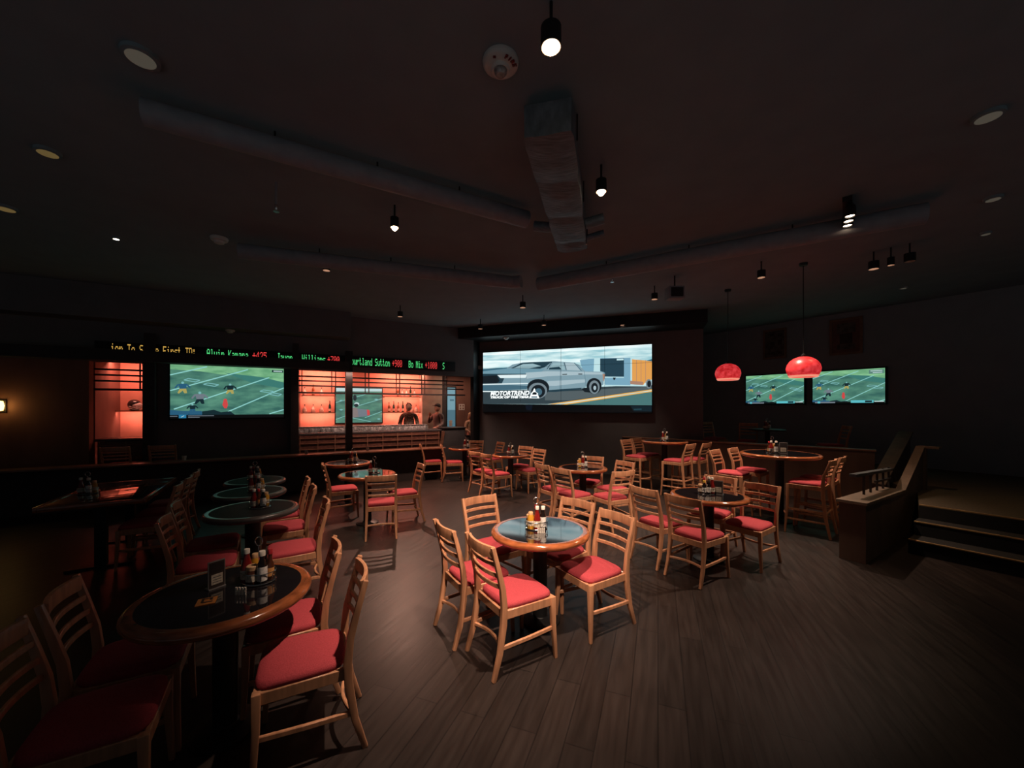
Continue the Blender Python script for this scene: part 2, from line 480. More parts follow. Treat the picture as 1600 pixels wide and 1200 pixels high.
# wall that carries the big screen
struct('wall_screen', MB().box((-1.95, 10.75, CEIL / 2), (6.3, 0.3, CEIL)), M['wall_paint'], rz=VRZ)
struct('trim_7', MB().box((-1.95, 10.2, 3.85), (6.3, 0.8, 0.3)), M['black_metal'], rz=VRZ)
# right wall behind the raised floor
struct('wall_right', MB().box((-2.0, 11.81, CEIL / 2), (13.5, 0.3, CEIL)), M['ceiling_paint'], rz=TRZ)
struct('wall_back_right', MB().box((5.3, 13.0, CEIL / 2), (5.4, 0.2, CEIL)), M['ceiling_paint'])
struct('wall_left', MB().box((-9.2, 3.2, CEIL / 2), (0.3, 9.4, CEIL)), M['wall_paint'])

# half wall with the drinks ledge in front of the bar
struct('wall_bar_half', MB().box((-0.45, 9.55, 0.365), (7.7, 0.14, 0.73)), M['black_paint'], rz=BRZ)
lg = thing('drinks_ledge', 'long wooden drinks ledge on the low black wall before the bar', 'ledge', bpt(-0.45, 9.50, 0.73), BRZ)
MB().box((0, 0, 0.02), (7.7, 0.32, 0.04)).build('shelf_board', M['ledge'], lg, bevel=0.012)

# ------------------------------------------------------------------ inside the bar
struct('wall_bar_back', MB().box((2.0, 13.0, 1.5), (3.5, 0.2, 3.0)), M['red_wall'], rz=BRZ)
struct('wall_bar_back_side', MB().box((-3.2, 13.0, 1.5), (1.6, 0.2, 3.0)), M['red_wall'], rz=BRZ)
struct('wall_bar_back_center', MB().box((-1.1, 13.0, 1.5), (2.7, 0.2, 3.0)), M['brown_wall'], rz=BRZ)
struct('wall_bar_partition', MB().box((-3.66, 12.2, 1.5), (0.16, 1.4, 3.0)), M['brown_wall'], rz=BRZ)
struct('pillar_1', MB().box((4.09, 12.75, 1.5), (0.68, 0.4, 3.0)), M['beige'], rz=BRZ)
struct('wall_bar_right', MB().box((5.9, 13.0, 1.5), (3.0, 0.2, 3.0)), M['brown_wall'], rz=BRZ)
struct('trim_8', MB().box((4.53, 12.85, 1.5), (0.20, 0.3, 3.0)), M['black_paint'], rz=BRZ)
struct('wall_bar_end', MB().box((7.0, 11.8, 1.5), (0.2, 2.5, 3.0)), M['wall_paint'], rz=BRZ)
struct('ceiling_bar', MB().box((1.2, 11.8, 2.95), (12.0, 2.6, 0.1)), M['bar_ceiling'], rz=BRZ)
struct('floor_bar', MB().box((1.6, 12.0, 0.05), (8.0, 1.8, 0.1)), M['black_paint'], rz=BRZ)
d1 = thing('door_1', 'tall lit pale blue glass door at the end of the bar', 'door', bpt(4.86, 12.86, 0.0), BRZ)
d1['kind'] = 'structure'
MB().box((0, 0, 1.25), (0.36, 0.06, 2.5)).build('frame', M['black_metal'], d1)
MB().box((0, -0.035, 1.40), (0.28, 0.012, 2.1)).build('glass', M['cool_door'], d1)
MB().box((0, -0.043, 1.28), (0.28, 0.008, 0.80)).box((0.02, -0.043, 2.02), (0.15, 0.008, 0.06)).build('lower_pane', M['cool_dark'], d1)
MB().box((-0.03, -0.050, 1.22), (0.11, 0.006, 0.20)).build('sticker', M['paper'], d1)

bc = thing('bar_counter', 'long bar counter with a panelled brown wood front', 'bar counter', bpt(0.2, 10.83, 0.0), BRZ)
fr = MB().box((0, -0.26, 0.55), (6.9, 0.06, 1.10))
fr.build('front_panel', M['bar_panel'], bc)
gr = MB()
for k in range(19):
    gr.box((-3.42 + 0.38 * k, -0.30, 0.55), (0.022, 0.02, 1.10))
for z in (0.45, 0.62, 0.76, 0.90, 1.03):
    gr.box((0, -0.30, z), (6.9, 0.016, 0.016))
gr.build('panel_trim', M['bar_trim'], bc)
MB().box((0, 0.02, 0.55), (6.8, 0.5, 1.08)).build('body', M['black_paint'], bc)
MB().box((0, 0.0, 1.13), (7.0, 0.60, 0.05)).build('countertop', M['bar_top'], bc, bevel=0.01)
MB().bar([(3.46, -0.30, 0.05), (3.47, -0.30, 0.6), (3.53, -0.36, 1.10)], (1, 0, 0), 0.07, 0.07).build('corner_post', M['bar_trim'], bc)
ss = thing('service_station', 'black service station at the end of the bar counter', 'cabinet', bpt(4.06, 10.72, 0.0), BRZ)
MB().box((0, 0, 0.58), (0.66, 0.5, 1.16)).build('body', M['black_paint'], ss, bevel=0.01)
MB().box((0, 0, 1.18), (0.70, 0.54, 0.04)).build('top', M['black_metal'], ss, bevel=0.01)
bb = thing('back_bar_cabinet', 'low dark back bar cabinet under the liquor shelves', 'cabinet', bpt(1.9, 12.62, 0.1), BRZ)
MB().box((0, 0, 0.5), (3.3, 0.52, 1.0)).build('body', M['black_paint'], bb)
MB().box((0, -0.01, 1.02), (3.34, 0.55, 0.04)).build('countertop', M['bar_top'], bb)

# overhead glass rack: four long rails on pairs of hangers
rk = thing('overhead_rack', 'dark metal overhead glass rack hanging above the bar counter', 'rack', bpt(0.4, 10.75, 2.90), BRZ)
for i, z in enumerate((2.13, 2.30, 2.42, 2.53)):
    MB().box((0, 0, z - 2.90), (8.1, 0.28 if i == 0 else 0.03, 0.035)).build('shelf_rail', M['black_metal'], rk)
for x in (-3.6, -2.65, 0.20, 0.95, 1.75, 2.55, 3.25, 3.9):
    for dx in (-0.045, 0.045):
        MB().box((x - 0.4 + dx, 0.04, -0.385), (0.022, 0.022, 0.77)).build('hanger', M['black_metal'], rk)

# shelves and bottles on the red wall
def shelf(s0, s1, z, lab):
    t = thing('liquor_shelf', lab, 'shelf', bpt((s0 + s1) / 2, 12.90, z), BRZ, 'liquor shelves on the red wall')
    MB().box((0, -0.13, -0.015), (s1 - s0, 0.26, 0.03)).build('board', M['bar_trim'], t, bevel=0.004)
    st = MB().box((0, -0.22, -0.036), (s1 - s0 - 0.06, 0.02, 0.012))
    tag(st.build('led_strip', M['led_strip'], t), 'glowing red light strip')
    lamp('led_strip_light', 'AREA', (0, -0.20, -0.05), 7 * (s1 - s0), (1.0, 0.32, 0.23), parent=t, rot=(math.radians(32), 0, 0), shape='RECTANGLE', size=s1 - s0, size_y=0.03)
shelf(0.28, 1.16, 2.12, 'upper liquor shelf beside the bar television, at the end near the wide black panel')
shelf(0.28, 1.16, 1.62, 'lower liquor shelf beside the bar television, at the end near the wide black panel')
shelf(2.56, 3.72, 2.12, 'upper liquor shelf behind the bartender, next to the beige pillar')
shelf(2.56, 3.72, 1.62, 'lower liquor shelf behind the bartender, next to the beige pillar')
def liquor(kind):
    t = thing('liquor_bottle', '', 'bottle')
    if kind == 0:
        pr = [(0, 0), (0.036, 0), (0.038, 0.01), (0.038, 0.17), (0.030, 0.20), (0.014, 0.225), (0.013, 0.285), (0, 0.285)]; mm = 'bottle_amber'
    elif kind == 1:
        pr = [(0, 0), (0.052, 0), (0.058, 0.03), (0.054, 0.10), (0.030, 0.14), (0.014, 0.16), (0.014, 0.205), (0, 0.205)]; mm = 'bottle_clear'
    else:
        pr = [(0, 0), (0.034, 0), (0.036, 0.01), (0.036, 0.20), (0.016, 0.25), (0.013, 0.32), (0, 0.32)]; mm = 'bottle_green'
    MB().lathe(pr, 14).build('glass_body', M[mm], t)
    zt = pr[-1][1]
    MB().lathe([(0, zt - 0.001), (0.015, zt - 0.001), (0.015, zt + 0.03), (0, zt + 0.03)], 10).build('cap', M['cap_black'], t)
    r = pr[2][0] + 0.0008
    MB().lathe([(r, 0.04), (r, 0.11 if kind != 1 else 0.08)], 14).build('paper_label', M['label'], t)
    return t
LQ = {}
LQN = {0: 'amber spirit bottle', 1: 'squat clear spirit bottle', 2: 'tall dark green spirit bottle'}
def put_bottle(kind, s, z, where, which):
    lab = f'{LQN[kind]}{which}, {where}'
    loc = bpt(s, 12.77, z)
    if kind not in LQ:
        LQ[kind] = t = liquor(kind); t.location = loc; t['label'] = lab
        t['group'] = 'liquor bottles on the back bar shelves'
    else:
        dup(LQ[kind], loc, 0, lab, 'liquor bottles on the back bar shelves')
ORDN = {2: 'two', 3: 'three', 4: 'four'}
ORD = ['first', 'second', 'third', 'fourth', 'fifth', 'sixth', 'seventh']
for row in (((1, 0, 1), 0.36, 0.22, 2.12, 'on the upper shelf by the black panel'),
            ((1, 1, 1, 2), 0.36, 0.22, 1.62, 'on the lower shelf by the black panel'),
            ((0, 1, 1, 2, 1), 3.02, 0.135, 2.12, 'on the upper shelf behind the bartender'),
            ((0, 2, 0, 2, 0, 1, 1), 2.74, 0.145, 1.62, 'on the lower shelf behind the bartender')):
    for i, k in enumerate(row[0]):
        same = [q for q in range(len(row[0])) if row[0][q] == k]
        which = '' if len(same) == 1 else f', {ORD[same.index(i)]} of {ORDN[len(same)]}'
        put_bottle(k, row[1] + row[2] * i, row[3], row[4], which)

# glasses along the counter
g0 = None
GX = [0.32, 0.44, 0.55, 0.68, 0.80, 0.93, 1.42, 1.55, 1.70, 1.84, 2.02, 2.2, 2.36, 2.52, 2.7, 3.40]
for i, s in enumerate(GX):
    lab = 'small upturned drinking glass in the row on the bar counter'
    loc = bpt(s, 10.86 + 0.05 * (i % 2), 1.155)
    if g0 is None:
        g0 = MB().lathe([(0, 0.002), (0.036, 0), (0.030, 0.11), (0.027, 0.11), (0.033, 0.006), (0, 0.006)], 12).build('drinking_glass', M['glass'])
        g0.location = loc; tag(g0, lab, 'glass', 'glasses on the bar counter')
    else:
        c = g0.copy(); COL.objects.link(c); c.location = loc

sr = thing('glass_rail', 'mottled steel glass rail along the top of the bar counter', 'bar rail', bpt(1.75, 11.02, 1.155), BRZ)
MB().box((0, 0, 0.06), (3.3, 0.10, 0.12)).build('body', M['steel'], sr, bevel=0.006)
MB().box((0, 0, 0.125), (3.34, 0.14, 0.012)).build('top', M['steel'], sr, bevel=0.003)

# red lamps of the bar, and an added front fill
lamp('bar_wash_light', 'AREA', bpt(0.75, 12.45, 2.86), 26, (1.0, 0.32, 0.23), rot=(math.radians(25), 0, BRZ), shape='RECTANGLE', size=1.0, size_y=0.12)
lamp('bar_wash_light', 'AREA', bpt(3.1, 12.45, 2.86), 30, (1.0, 0.32, 0.23), rot=(math.radians(25), 0, BRZ), shape='RECTANGLE', size=1.3, size_y=0.12)
lamp('bar_wash_light', 'AREA', bpt(-3.2, 12.3, 2.86), 14, (1.0, 0.32, 0.23), rot=(math.radians(25), 0, BRZ), shape='RECTANGLE', size=0.7, size_y=0.12)
lamp('bar_down_light', 'AREA', bpt(4.9, 11.9, 2.88), 14, (1.0, 0.62, 0.45), rot=(0, 0, BRZ), shape='RECTANGLE', size=0.6, size_y=0.6)
lamp('bar_front_fill', 'AREA', bpt(2.3, 9.98, 2.60), 30, (1.0, 0.58, 0.45), rot=(math.radians(28), 0, BRZ), spread=math.radians(110), shape='RECTANGLE', size=3.6, size_y=0.1)  # added fill strip that brightens the bar front, no fixture modelled

# football helmet on its shelf in the far opening
hs = thing('helmet_shelf', 'short shelf carrying the football helmet in the red lit niche', 'shelf', bpt(-3.2, 12.90, 1.70), BRZ)
MB().box((0, -0.17, -0.015), (0.76, 0.34, 0.03)).build('board', M['bar_trim'], hs)
lamp('led_strip_light', 'AREA', (0, -0.25, -0.04), 5, (1.0, 0.32, 0.23), parent=hs, rot=(math.radians(32), 0, 0), shape='RECTANGLE', size=0.7, size_y=0.03)
hm = thing('football_helmet', 'black football helmet with white front on a shelf in the red niche', 'helmet', bpt(-3.28, 12.72, 1.70), BRZ + 0.5)
hb = MB()
hb.ellipsoid((0, 0, 0.14), (0.125, 0.15, 0.13), 20, 14)
hb.build('shell', M['helmet_black'], hm)
MB().ellipsoid((0.02, -0.06, 0.12), (0.112, 0.105, 0.085), 16, 10).build('front_patch', M['helmet_white'], hm)
fg = MB()
for z in (0.03, 0.07):
    fg.tube([(-0.11, -0.05, z + 0.03), (-0.08, -0.17, z), (0.08, -0.17, z), (0.11, -0.05, z + 0.03)], 0.008, 6)
fg.tube([(0, -0.172, 0.03), (0, -0.16, 0.11)], 0.008, 6)
fg.build('face_guard', M['helmet_white'], hm)
nb = MB().box((0, 0, 0.0), (0.16, 0.10, 0.03)); nb.build('base', M['helmet_black'], hm, loc=(0, 0.02, 0.015))

# notice on the bar wall
no = MB()
no.box((0, 0, 0), (0.22, 0.008, 0.21), 0)
for x, z in ((-0.045, 0.045), (0.055, 0.045), (-0.045, -0.05), (0.055, -0.05)):
    no.box((x, -0.006, z), (0.05, 0.004, 0.06), 1)
tag(no.build('wall_notice', [M['paper'], M['brown_wall']], loc=bpt(5.27, 12.893, 1.78), rz=BRZ, smooth=False),
    'small white paper notice on the brown wall beside the lit door', 'notice')
vt = MB().box((0, 0, 0), (0.35, 0.2, 0.02))
for k in range(5):
    vt.box((0, -0.07 + 0.035 * k, -0.012), (0.31, 0.012, 0.008))
tag(vt.build('air_vent', M['black_metal'], loc=bpt(0.95, 12.2, 2.888), rz=BRZ), 'small dark air vent in the pale bar ceiling', 'air vent')

# ------------------------------------------------------------------ people behind the bar
def skin_body(name, joints, edges, m, parent, levels=1):
    me = bpy.data.meshes.new(name)
    me.from_pydata([j[0] for j in joints], edges, [])
    ob = bpy.data.objects.new(name + '_skeleton', me)
    COL.objects.link(ob)
    sk = ob.modifiers.new('skin', 'SKIN'); sk.use_smooth_shade = True
    lay = me.skin_vertices[0].data
    for i, j in enumerate(joints):
        r = j[1]
        lay[i].radius = r if isinstance(r, tuple) else (r, r)
        lay[i].use_root = (i == 0)
    ss_ = ob.modifiers.new('smooth', 'SUBSURF'); ss_.levels = levels; ss_.render_levels = levels
    dg = bpy.context.evaluated_depsgraph_get()
    me2 = bpy.data.meshes.new_from_object(ob.evaluated_get(dg))
    bpy.data.objects.remove(ob); bpy.data.meshes.remove(me)
    for q in me2.polygons: q.use_smooth = True
    me2.materials.clear(); me2.materials.append(m)
    o = bpy.data.objects.new(name, me2); COL.objects.link(o); o.parent = parent
    return o

def person(label, loc, rz, h, shirt, hair, capped, raised, head_turn=0.0):
    """faces local -Y; h is standing height"""
    k = h / 1.80
    t = thing('person', label, 'person', loc, rz)
    def P(x, y, z): return (x * k, y * k, z * k)
    J = []; E = []
    def add(pt, r, to=None):
        J.append((P(*pt), (r[0]*k, r[1]*k) if isinstance(r, tuple) else r * k))
        if to is not None: E.append((to, len(J) - 1))
        return len(J) - 1
    pel = add((0, 0, 0.95), (0.155, 0.105))
    wai = add((0, 0, 1.12), (0.140, 0.095), pel)
    che = add((0, 0, 1.32), (0.165, 0.110), wai)
    nb_ = add((0, 0.01, 1.47), (0.085, 0.070), che)
    nk = add((0, 0.0, 1.54), 0.052, nb_)
    hands = []
    for s in (-1, 1):
        sh = add((s * 0.19, 0.01, 1.43), 0.062, nb_)
        if s == raised:
            el = add((s * 0.26, -0.14, 1.20), 0.045, sh); wr = add((s * 0.12, -0.22, 1.42), 0.030, el)
        else:
            el = add((s * 0.27, -0.03, 1.16), 0.045, sh); wr = add((s * 0.20, -0.26, 1.06), 0.030, el)
        hands.append((s, el, wr))
        hip = add((s * 0.095, 0, 0.88), 0.090, pel); kn = add((s * 0.105, -0.01, 0.50), 0.058, hip)
        an = add((s * 0.11, 0.02, 0.09), 0.042, kn); add((s * 0.125, -0.15, 0.035), 0.034, an)
    body = skin_body('body', J, E, M['skin'], t)
    # head, face and hands join the body mesh
    hm_ = MB()
    ct, st = math.cos(head_turn), math.sin(head_turn)
    def H(x, y, z): return (x * ct - y * st, x * st + y * ct, z)
    hm_.ellipsoid(P(*H(0, -0.005, 1.675)), (0.078 * k, 0.095 * k, 0.122 * k), 20, 14)
    hm_.ellipsoid(P(*H(0, -0.04, 1.615)), (0.055 * k, 0.058 * k, 0.062 * k), 16, 10)      # jaw
    hm_.tube([P(*H(0, -0.094, 1.69)), P(*H(0, -0.122, 1.648)), P(*H(0, -0.098, 1.642))], [0.008*k, 0.015*k, 0.012*k], 8)   # nose
    hm_.tube([P(*H(-0.028, -0.090, 1.612)), P(*H(0, -0.100, 1.611)), P(*H(0.028, -0.090, 1.612))], [0.004*k, 0.008*k, 0.004*k], 6)  # mouth
    for s in (-1, 1):
        hm_.ellipsoid(P(*H(s * 0.081, 0.005, 1.665)), (0.012 * k, 0.022 * k, 0.034 * k), 8, 6)  # ears
    for s, el, wr in hands:
        w = Vector(J[wr][0]); d = (w - Vector(J[el][0])).normalized()
        side = Vector((1, 0, 0)) if abs(d.x) < 0.8 else Vector((0, 1, 0))
        side = (side - d * side.dot(d)).normalized()
        hm_.tube([w - d * 0.02 * k, w + d * 0.04 * k, w + d * 0.085 * k], [0.026 * k, 0.036 * k, 0.034 * k], 8)
        up = d.cross(side)
        for q, (off, ln) in enumerate(((-0.026, 0.060), (-0.009, 0.075), (0.009, 0.078), (0.026, 0.068))):
            b = w + d * 0.082 * k + side * off * k
            hm_.tube([b, b + d * ln * 0.55 * k, b + d * ln * 0.9 * k - up * 0.018 * k], [0.0095 * k, 0.009 * k, 0.007 * k], 6)
        b = w + d * 0.03 * k - side * s * 0.030 * k
        hm_.tube([b, b + (d - side * s) * 0.028 * k, b + (d * 1.6 - side * s) * 0.030 * k], [0.013 * k, 0.011 * k, 0.008 * k], 6)
    hmo = hm_.build('head', M['skin'], t)
    bmj = bmesh.new(); bmj.from_mesh(body.data); bmj.from_mesh(hmo.data); bmj.to_mesh(body.data); bmj.free()
    for q in body.data.polygons: q.use_smooth = True
    bpy.data.objects.remove(hmo)
    ey = MB()
    for s in (-1, 1):
        ey.ellipsoid(P(*H(s * 0.032, -0.087, 1.680)), (0.013 * k, 0.009 * k, 0.009 * k), 8, 6)
    ey.build('eyes', M['hair_dark'], t)
    # clothing
    J2 = [(P(0, 0, 0.90), (0.172*k, 0.122*k)), (P(0, 0, 1.12), (0.158*k, 0.112*k)), (P(0, 0, 1.32), (0.182*k, 0.126*k)), (P(0, 0.01, 1.455), (0.105*k, 0.085*k))]
    E2 = [(0, 1), (1, 2), (2, 3)]
    for s, el, wr in hands:
        J2.append((P(s * 0.19, 0.01, 1.43), 0.076 * k)); a = len(J2) - 1; E2.append((3, a))
        e = Vector(J[el][0]); w = Vector(J[wr][0]); sh = Vector(P(s * 0.19, 0.01, 1.43))
        J2.append((tuple(e), 0.056 * k)); E2.append((a, a + 1))
        J2.append((tuple(e.lerp(w, 0.75)), 0.042 * k)); E2.append((a + 1, a + 2))
    skin_body('shirt', J2, E2, shirt, t)
    J3 = [(P(0, 0, 0.95), (0.168*k, 0.118*k))]; E3 = []
    for s in (-1, 1):
        J3.append((P(s * 0.097, 0, 0.86), 0.102 * k)); a = len(J3) - 1; E3.append((0, a))
        J3.append((P(s * 0.105, -0.01, 0.50), 0.072 * k)); E3.append((a, a + 1))
        J3.append((P(s * 0.11, 0.015, 0.10), 0.060 * k)); E3.append((a + 1, a + 2))
    skin_body('trousers', J3, E3, M['trousers'], t)
    hr = MB(); hr.ellipsoid(P(*H(0, 0.018, 1.715)), (0.087 * k, 0.096 * k, 0.095 * k), 18, 12)
    if hair is M['hair_blond']:
        hr.ellipsoid(P(*H(0, 0.06, 1.60)), (0.095 * k, 0.06 * k, 0.15 * k), 14, 10)
    hr.build('hair', hair, t)
    if capped:
        cp = MB(); cp.ellipsoid(P(*H(0, 0.005, 1.745)), (0.093 * k, 0.108 * k, 0.075 * k), 18, 12)
        cp.prism([P(*H(x, y, 0))[:2] for x, y in ((-0.075, -0.07), (-0.06, -0.16), (0, -0.185), (0.06, -0.16), (0.075, -0.07))], 1.735 * k, 1.748 * k)
        cp.build('cap', M['cap_cloth'], t)
    return t
person('bartender in a mottled dark shirt standing before the lower liquor shelf', bpt(3.10, 11.75, 0.10), BRZ - 0.3, 1.80, M['shirt_pattern'], M['hair_dark'], False, 0)
person('person in a cap and grey shirt with hand raised to the chin', bpt(4.03, 11.85, 0.10), BRZ - 1.15, 1.78, M['shirt_grey'], M['hair_dark'], True, -1)
person('fair-haired person in a tan top at the far end of the bar', bpt(5.10, 11.70, 0.10), BRZ + 0.2, 1.50, M['shirt_tan'], M['hair_blond'], False, 0)

# ------------------------------------------------------------------ pictures on screens
class Picture:
    """a flat screen image in u (0..1 across) and v (0..1 down), drawn as thin stacked layers"""
    def __init__(self, w, h):
        self.w, self.h, self.mb, self.mats, self.n = w, h, MB(), [], 0
        self.mb.flat = True
    def poly(self, pts, m):
        if m not in self.mats: self.mats.append(m)
        self.n += 1
        y = -0.00035 * self.n
        pp = [((u - 0.5) * self.w, y, (0.5 - v) * self.h) for u, v in pts]
        a = sum(pp[i][0] * pp[(i+1) % len(pp)][2] - pp[(i+1) % len(pp)][0] * pp[i][2] for i in range(len(pp)))
        if a < 0: pp.reverse()
        self.mb.face(pp, self.mats.index(m))
    def rect(self, u0, v0, u1, v1, m): self.poly([(u0, v0), (u1, v0), (u1, v1), (u0, v1)], m)
    def line(self, u0, v0, u1, v1, t, m):
        dx, dy = (u1 - u0) * self.w, (v1 - v0) * self.h
        l = math.hypot(dx, dy); nx, ny = -dy / l * t / 2 / self.w, dx / l * t / 2 / self.h
        self.poly([(u0 + nx, v0 + ny), (u1 + nx, v1 + ny), (u1 - nx, v1 - ny), (u0 - nx, v0 - ny)], m)
    def disc(self, u, v, ru, rv, m, n=20):
        self.poly([(u + ru * math.cos(2*math.pi*i/n), v + rv * math.sin(2*math.pi*i/n)) for i in range(n)], m)
    def build(self, name, parent, loc):
        return self.mb.build(name, self.mats, parent, smooth=False, loc=loc)

G = {}
def gl(key, rgb, strength=1.0):
    if key not in G: G[key] = glow('screen_' + key, srgb(*rgb), strength)
    return G[key]
TURF = glow_noise('screen_turf', srgb(54, 102, 94), srgb(92, 148, 126), 2.2, 0.95, (1, 1, 3))
TURF2 = glow_noise('screen_turf_bright', srgb(96, 158, 116), srgb(140, 200, 150), 2.6, 0.95, (1, 1, 4))
gl('line', (140, 205, 200)); gl('num', (120, 180, 180)); gl('blue', (40, 90, 120)); gl('dark', (20, 42, 48))
gl('white', (190, 215, 215)); gl('red', (205, 70, 70)); gl('grey', (110, 120, 130)); gl('skin', (170, 160, 90)); gl('bar', (90, 185, 195)); gl('teal', (60, 120, 112))

def football(w, h, variant):
    p = Picture(w, h)
    p.rect(0, 0, 1, 1, TURF)
    p.poly([(0, 0), (1, 0), (1, 0.30), (0.82, 0.25), (0.6, 0.16), (0.42, 0.17), (0.25, 0.12), (0, 0.10)], TURF2)
    p.poly([(0.45, 0.13), (0.8, 0.2), (1, 0.3), (1, 0.44), (0.7, 0.33)], gl('teal', ()))
    t = 0.011 * w
    for a in ((0.0, 0.21, 0.30, 0.02), (0.0, 0.52, 0.66, 0.045), (0.03, 0.885, 0.86, 0.20), (0.48, 0.94, 1.0, 0.42), (0.86, 0.99, 1.0, 0.90)):
        p.line(*a, t, G['line'])
    for (u, v) in ((0.11, 0.29), (0.27, 0.37), (0.77, 0.49), (0.85, 0.55)):
        q = [(u, v + 0.012), (u + 0.035, v - 0.018), (u + 0.13, v + 0.012), (u + 0.095, v + 0.048)]
        for i in range(4):
            p.line(*q[i], *q[(i + 1) % 4], t * 0.8, G['num'])
    def player(u, v, top, legs, s=1.0):
        p.disc(u, v - 0.050 * s, 0.010 * s, 0.020 * s, G['num'], 10)
        p.poly([(u - 0.030*s, v - 0.03*s), (u + 0.030*s, v - 0.035*s), (u + 0.024*s, v + 0.05*s), (u - 0.02*s, v + 0.055*s)], top)
        p.poly([(u - 0.02*s, v + 0.05*s), (u + 0.024*s, v + 0.045*s), (u + 0.03*s, v + 0.12*s), (u + 0.012*s, v + 0.125*s), (u, v + 0.08*s), (u - 0.024*s, v + 0.13*s), (u - 0.035*s, v + 0.12*s)], legs)
        p.line(u - 0.03*s, v - 0.02*s, u - 0.05*s, v + 0.04*s, 0.012 * w * s, top)
        p.line(u + 0.03*s, v - 0.02*s, u + 0.05*s, v + 0.03*s, 0.012 * w * s, top)
    player(0.10, 0.42, G['blue'], G['skin'], 1.2)
    player(0.24, 0.62, G['grey'], G['dark'], 1.3)
    player(0.50, 0.43, G['dark'], G['skin'], 1.1)
    player(0.18, 0.84, G['dark'], G['blue'], 0.9)
    p.poly([(0.44, 0.72), (0.475, 0.72), (0.48, 0.80), (0.47, 0.87), (0.45, 0.87), (0.432, 0.80)], G['red'])
    p.disc(0.4575, 0.70, 0.017, 0.03, G['red'], 10)
    p.poly([(0, 0.90), (0.10, 0.92), (0.25, 0.92), (0.3, 1), (0, 1)], G['blue'])
    p.poly([(0.26, 0.93), (0.36, 0.90), (0.42, 0.95), (0.5, 0.93), (0.54, 1), (0.26, 1)], G['dark'])
    if variant == 0:
        p.rect(0.885, 0.035, 0.995, 0.085, G['dark']); p.rect(0.90, 0.05, 0.985, 0.07, G['white'])
        p.rect(0, 1.0, 1, 1.07, gl('black', (10, 12, 13))); p.rect(0.07, 0.995, 0.13, 1.065, gl('logo', (40, 120, 160)))
        p.line(0.088, 1.045, 0.112, 1.015, 0.010, G['white'])
        for u0, u1, v in ((0.0, 0.06, 1.02), (0.145, 0.36, 1.015), (0.145, 0.24, 1.045)):
            p.rect(u0, v, u1, v + 0.012, G['grey'])
    elif variant == 1:
        p.rect(0, 0.96, 1, 1, gl('black', (10, 12, 13)))
        p.rect(0.04, 0.955, 0.34, 0.995, G['grey']); p.rect(0.08, 0.94, 0.12, 1.0, G['bar'])
        p.rect(0.56, 0.915, 0.86, 0.99, G['bar']); p.rect(0.75, 0.925, 0.84, 0.98, G['dark']); p.rect(0.87, 0.94, 0.99, 0.965, G['white'])
        p.rect(0.80, 0.04, 0.99, 0.15, gl('caption', (90, 130, 120))); p.rect(0.82, 0.06, 0.97, 0.08, G['white']); p.rect(0.85, 0.11, 0.97, 0.13, G['white'])
    return p

def television(label, loc, rz, w, h, pic, dims=(0.06, 0.03, 0.03), stretch=1.0, group=None):
    t = thing('television', label, 'television', loc, rz, group)
    d, b, lowb = dims
    MB().box((0, d / 2 + 0.004, (b - lowb) / 2), (w + 2 * b, d, h + b + lowb)).build('housing', M['black_metal'], t, bevel=0.006)
    pic.build('screen', t, (0, 0, 0))
    return t

television('television showing a football game, alone on the wide black panel', bpt(-1.115, 10.21, 2.13), BRZ, 1.97, 1.02, football(1.97, 1.02, 0), dims=(0.075, 0.025, 0.10))
television('football television to the left of the near red pendant, on the far dark wall', tpt(-4.63, 11.58, 2.255), TRZ, 1.37, 0.77, football(1.37, 0.77, 1), group='two matching televisions on the far wall')
television('wider football television to the right of the near red pendant, on the far dark wall', tpt(-3.10, 11.58, 2.255), TRZ, 1.32, 0.77, football(1.32, 0.77, 1), group='two matching televisions on the far wall')
# television on the back wall of the bar: a closer shot
bp_ = Picture(1.34, 1.06)
bp_.rect(0, 0, 1, 1, TURF)
bp_.poly([(0, 0), (1, 0), (1, 0.08), (0, 0.10)], G['white'])
for a in ((0.0, 0.42, 0.75, 0.13), (0.2, 0.62, 1.0, 0.30), (0.0, 0.9, 0.3, 0.75), (0.62, 0.86, 1.0, 0.68), (0.35, 0.86, 0.75, 0.98)):
    bp_.line(*a, 0.014, G['line'])
bp_.disc(0.40, 0.28, 0.04, 0.09, G['dark'], 12); bp_.disc(0.44, 0.46, 0.055, 0.05, G['white'], 12); bp_.disc(0.43, 0.50, 0.05, 0.05, G['dark'], 12)
bp_.poly([(0.34, 0.58), (0.52, 0.60), (0.66, 0.62), (0.72, 0.80), (0.50, 0.84), (0.34, 0.86)], G['grey'])
bp_.poly([(0.66, 0.62), (0.72, 0.64), (0.73, 0.78), (0.67, 0.80)], G['red'])
bp_.poly([(0.3, 0.55), (0.45, 0.57), (0.48, 0.84), (0.3, 0.86)], gl('pinkgrey', (130, 120, 118)))
for u, v in ((0.06, 0.36), (0.06, 0.62), (0.82, 0.32), (0.88, 0.9)):
    bp_.poly([(u, v), (u + 0.05, v - 0.02), (u + 0.10, v), (u + 0.05, v + 0.03)], G['num'])
television('television on the red back wall between the liquor shelves', bpt(1.86, 12.83, 1.83), BRZ, 1.34, 1.06, bp_)

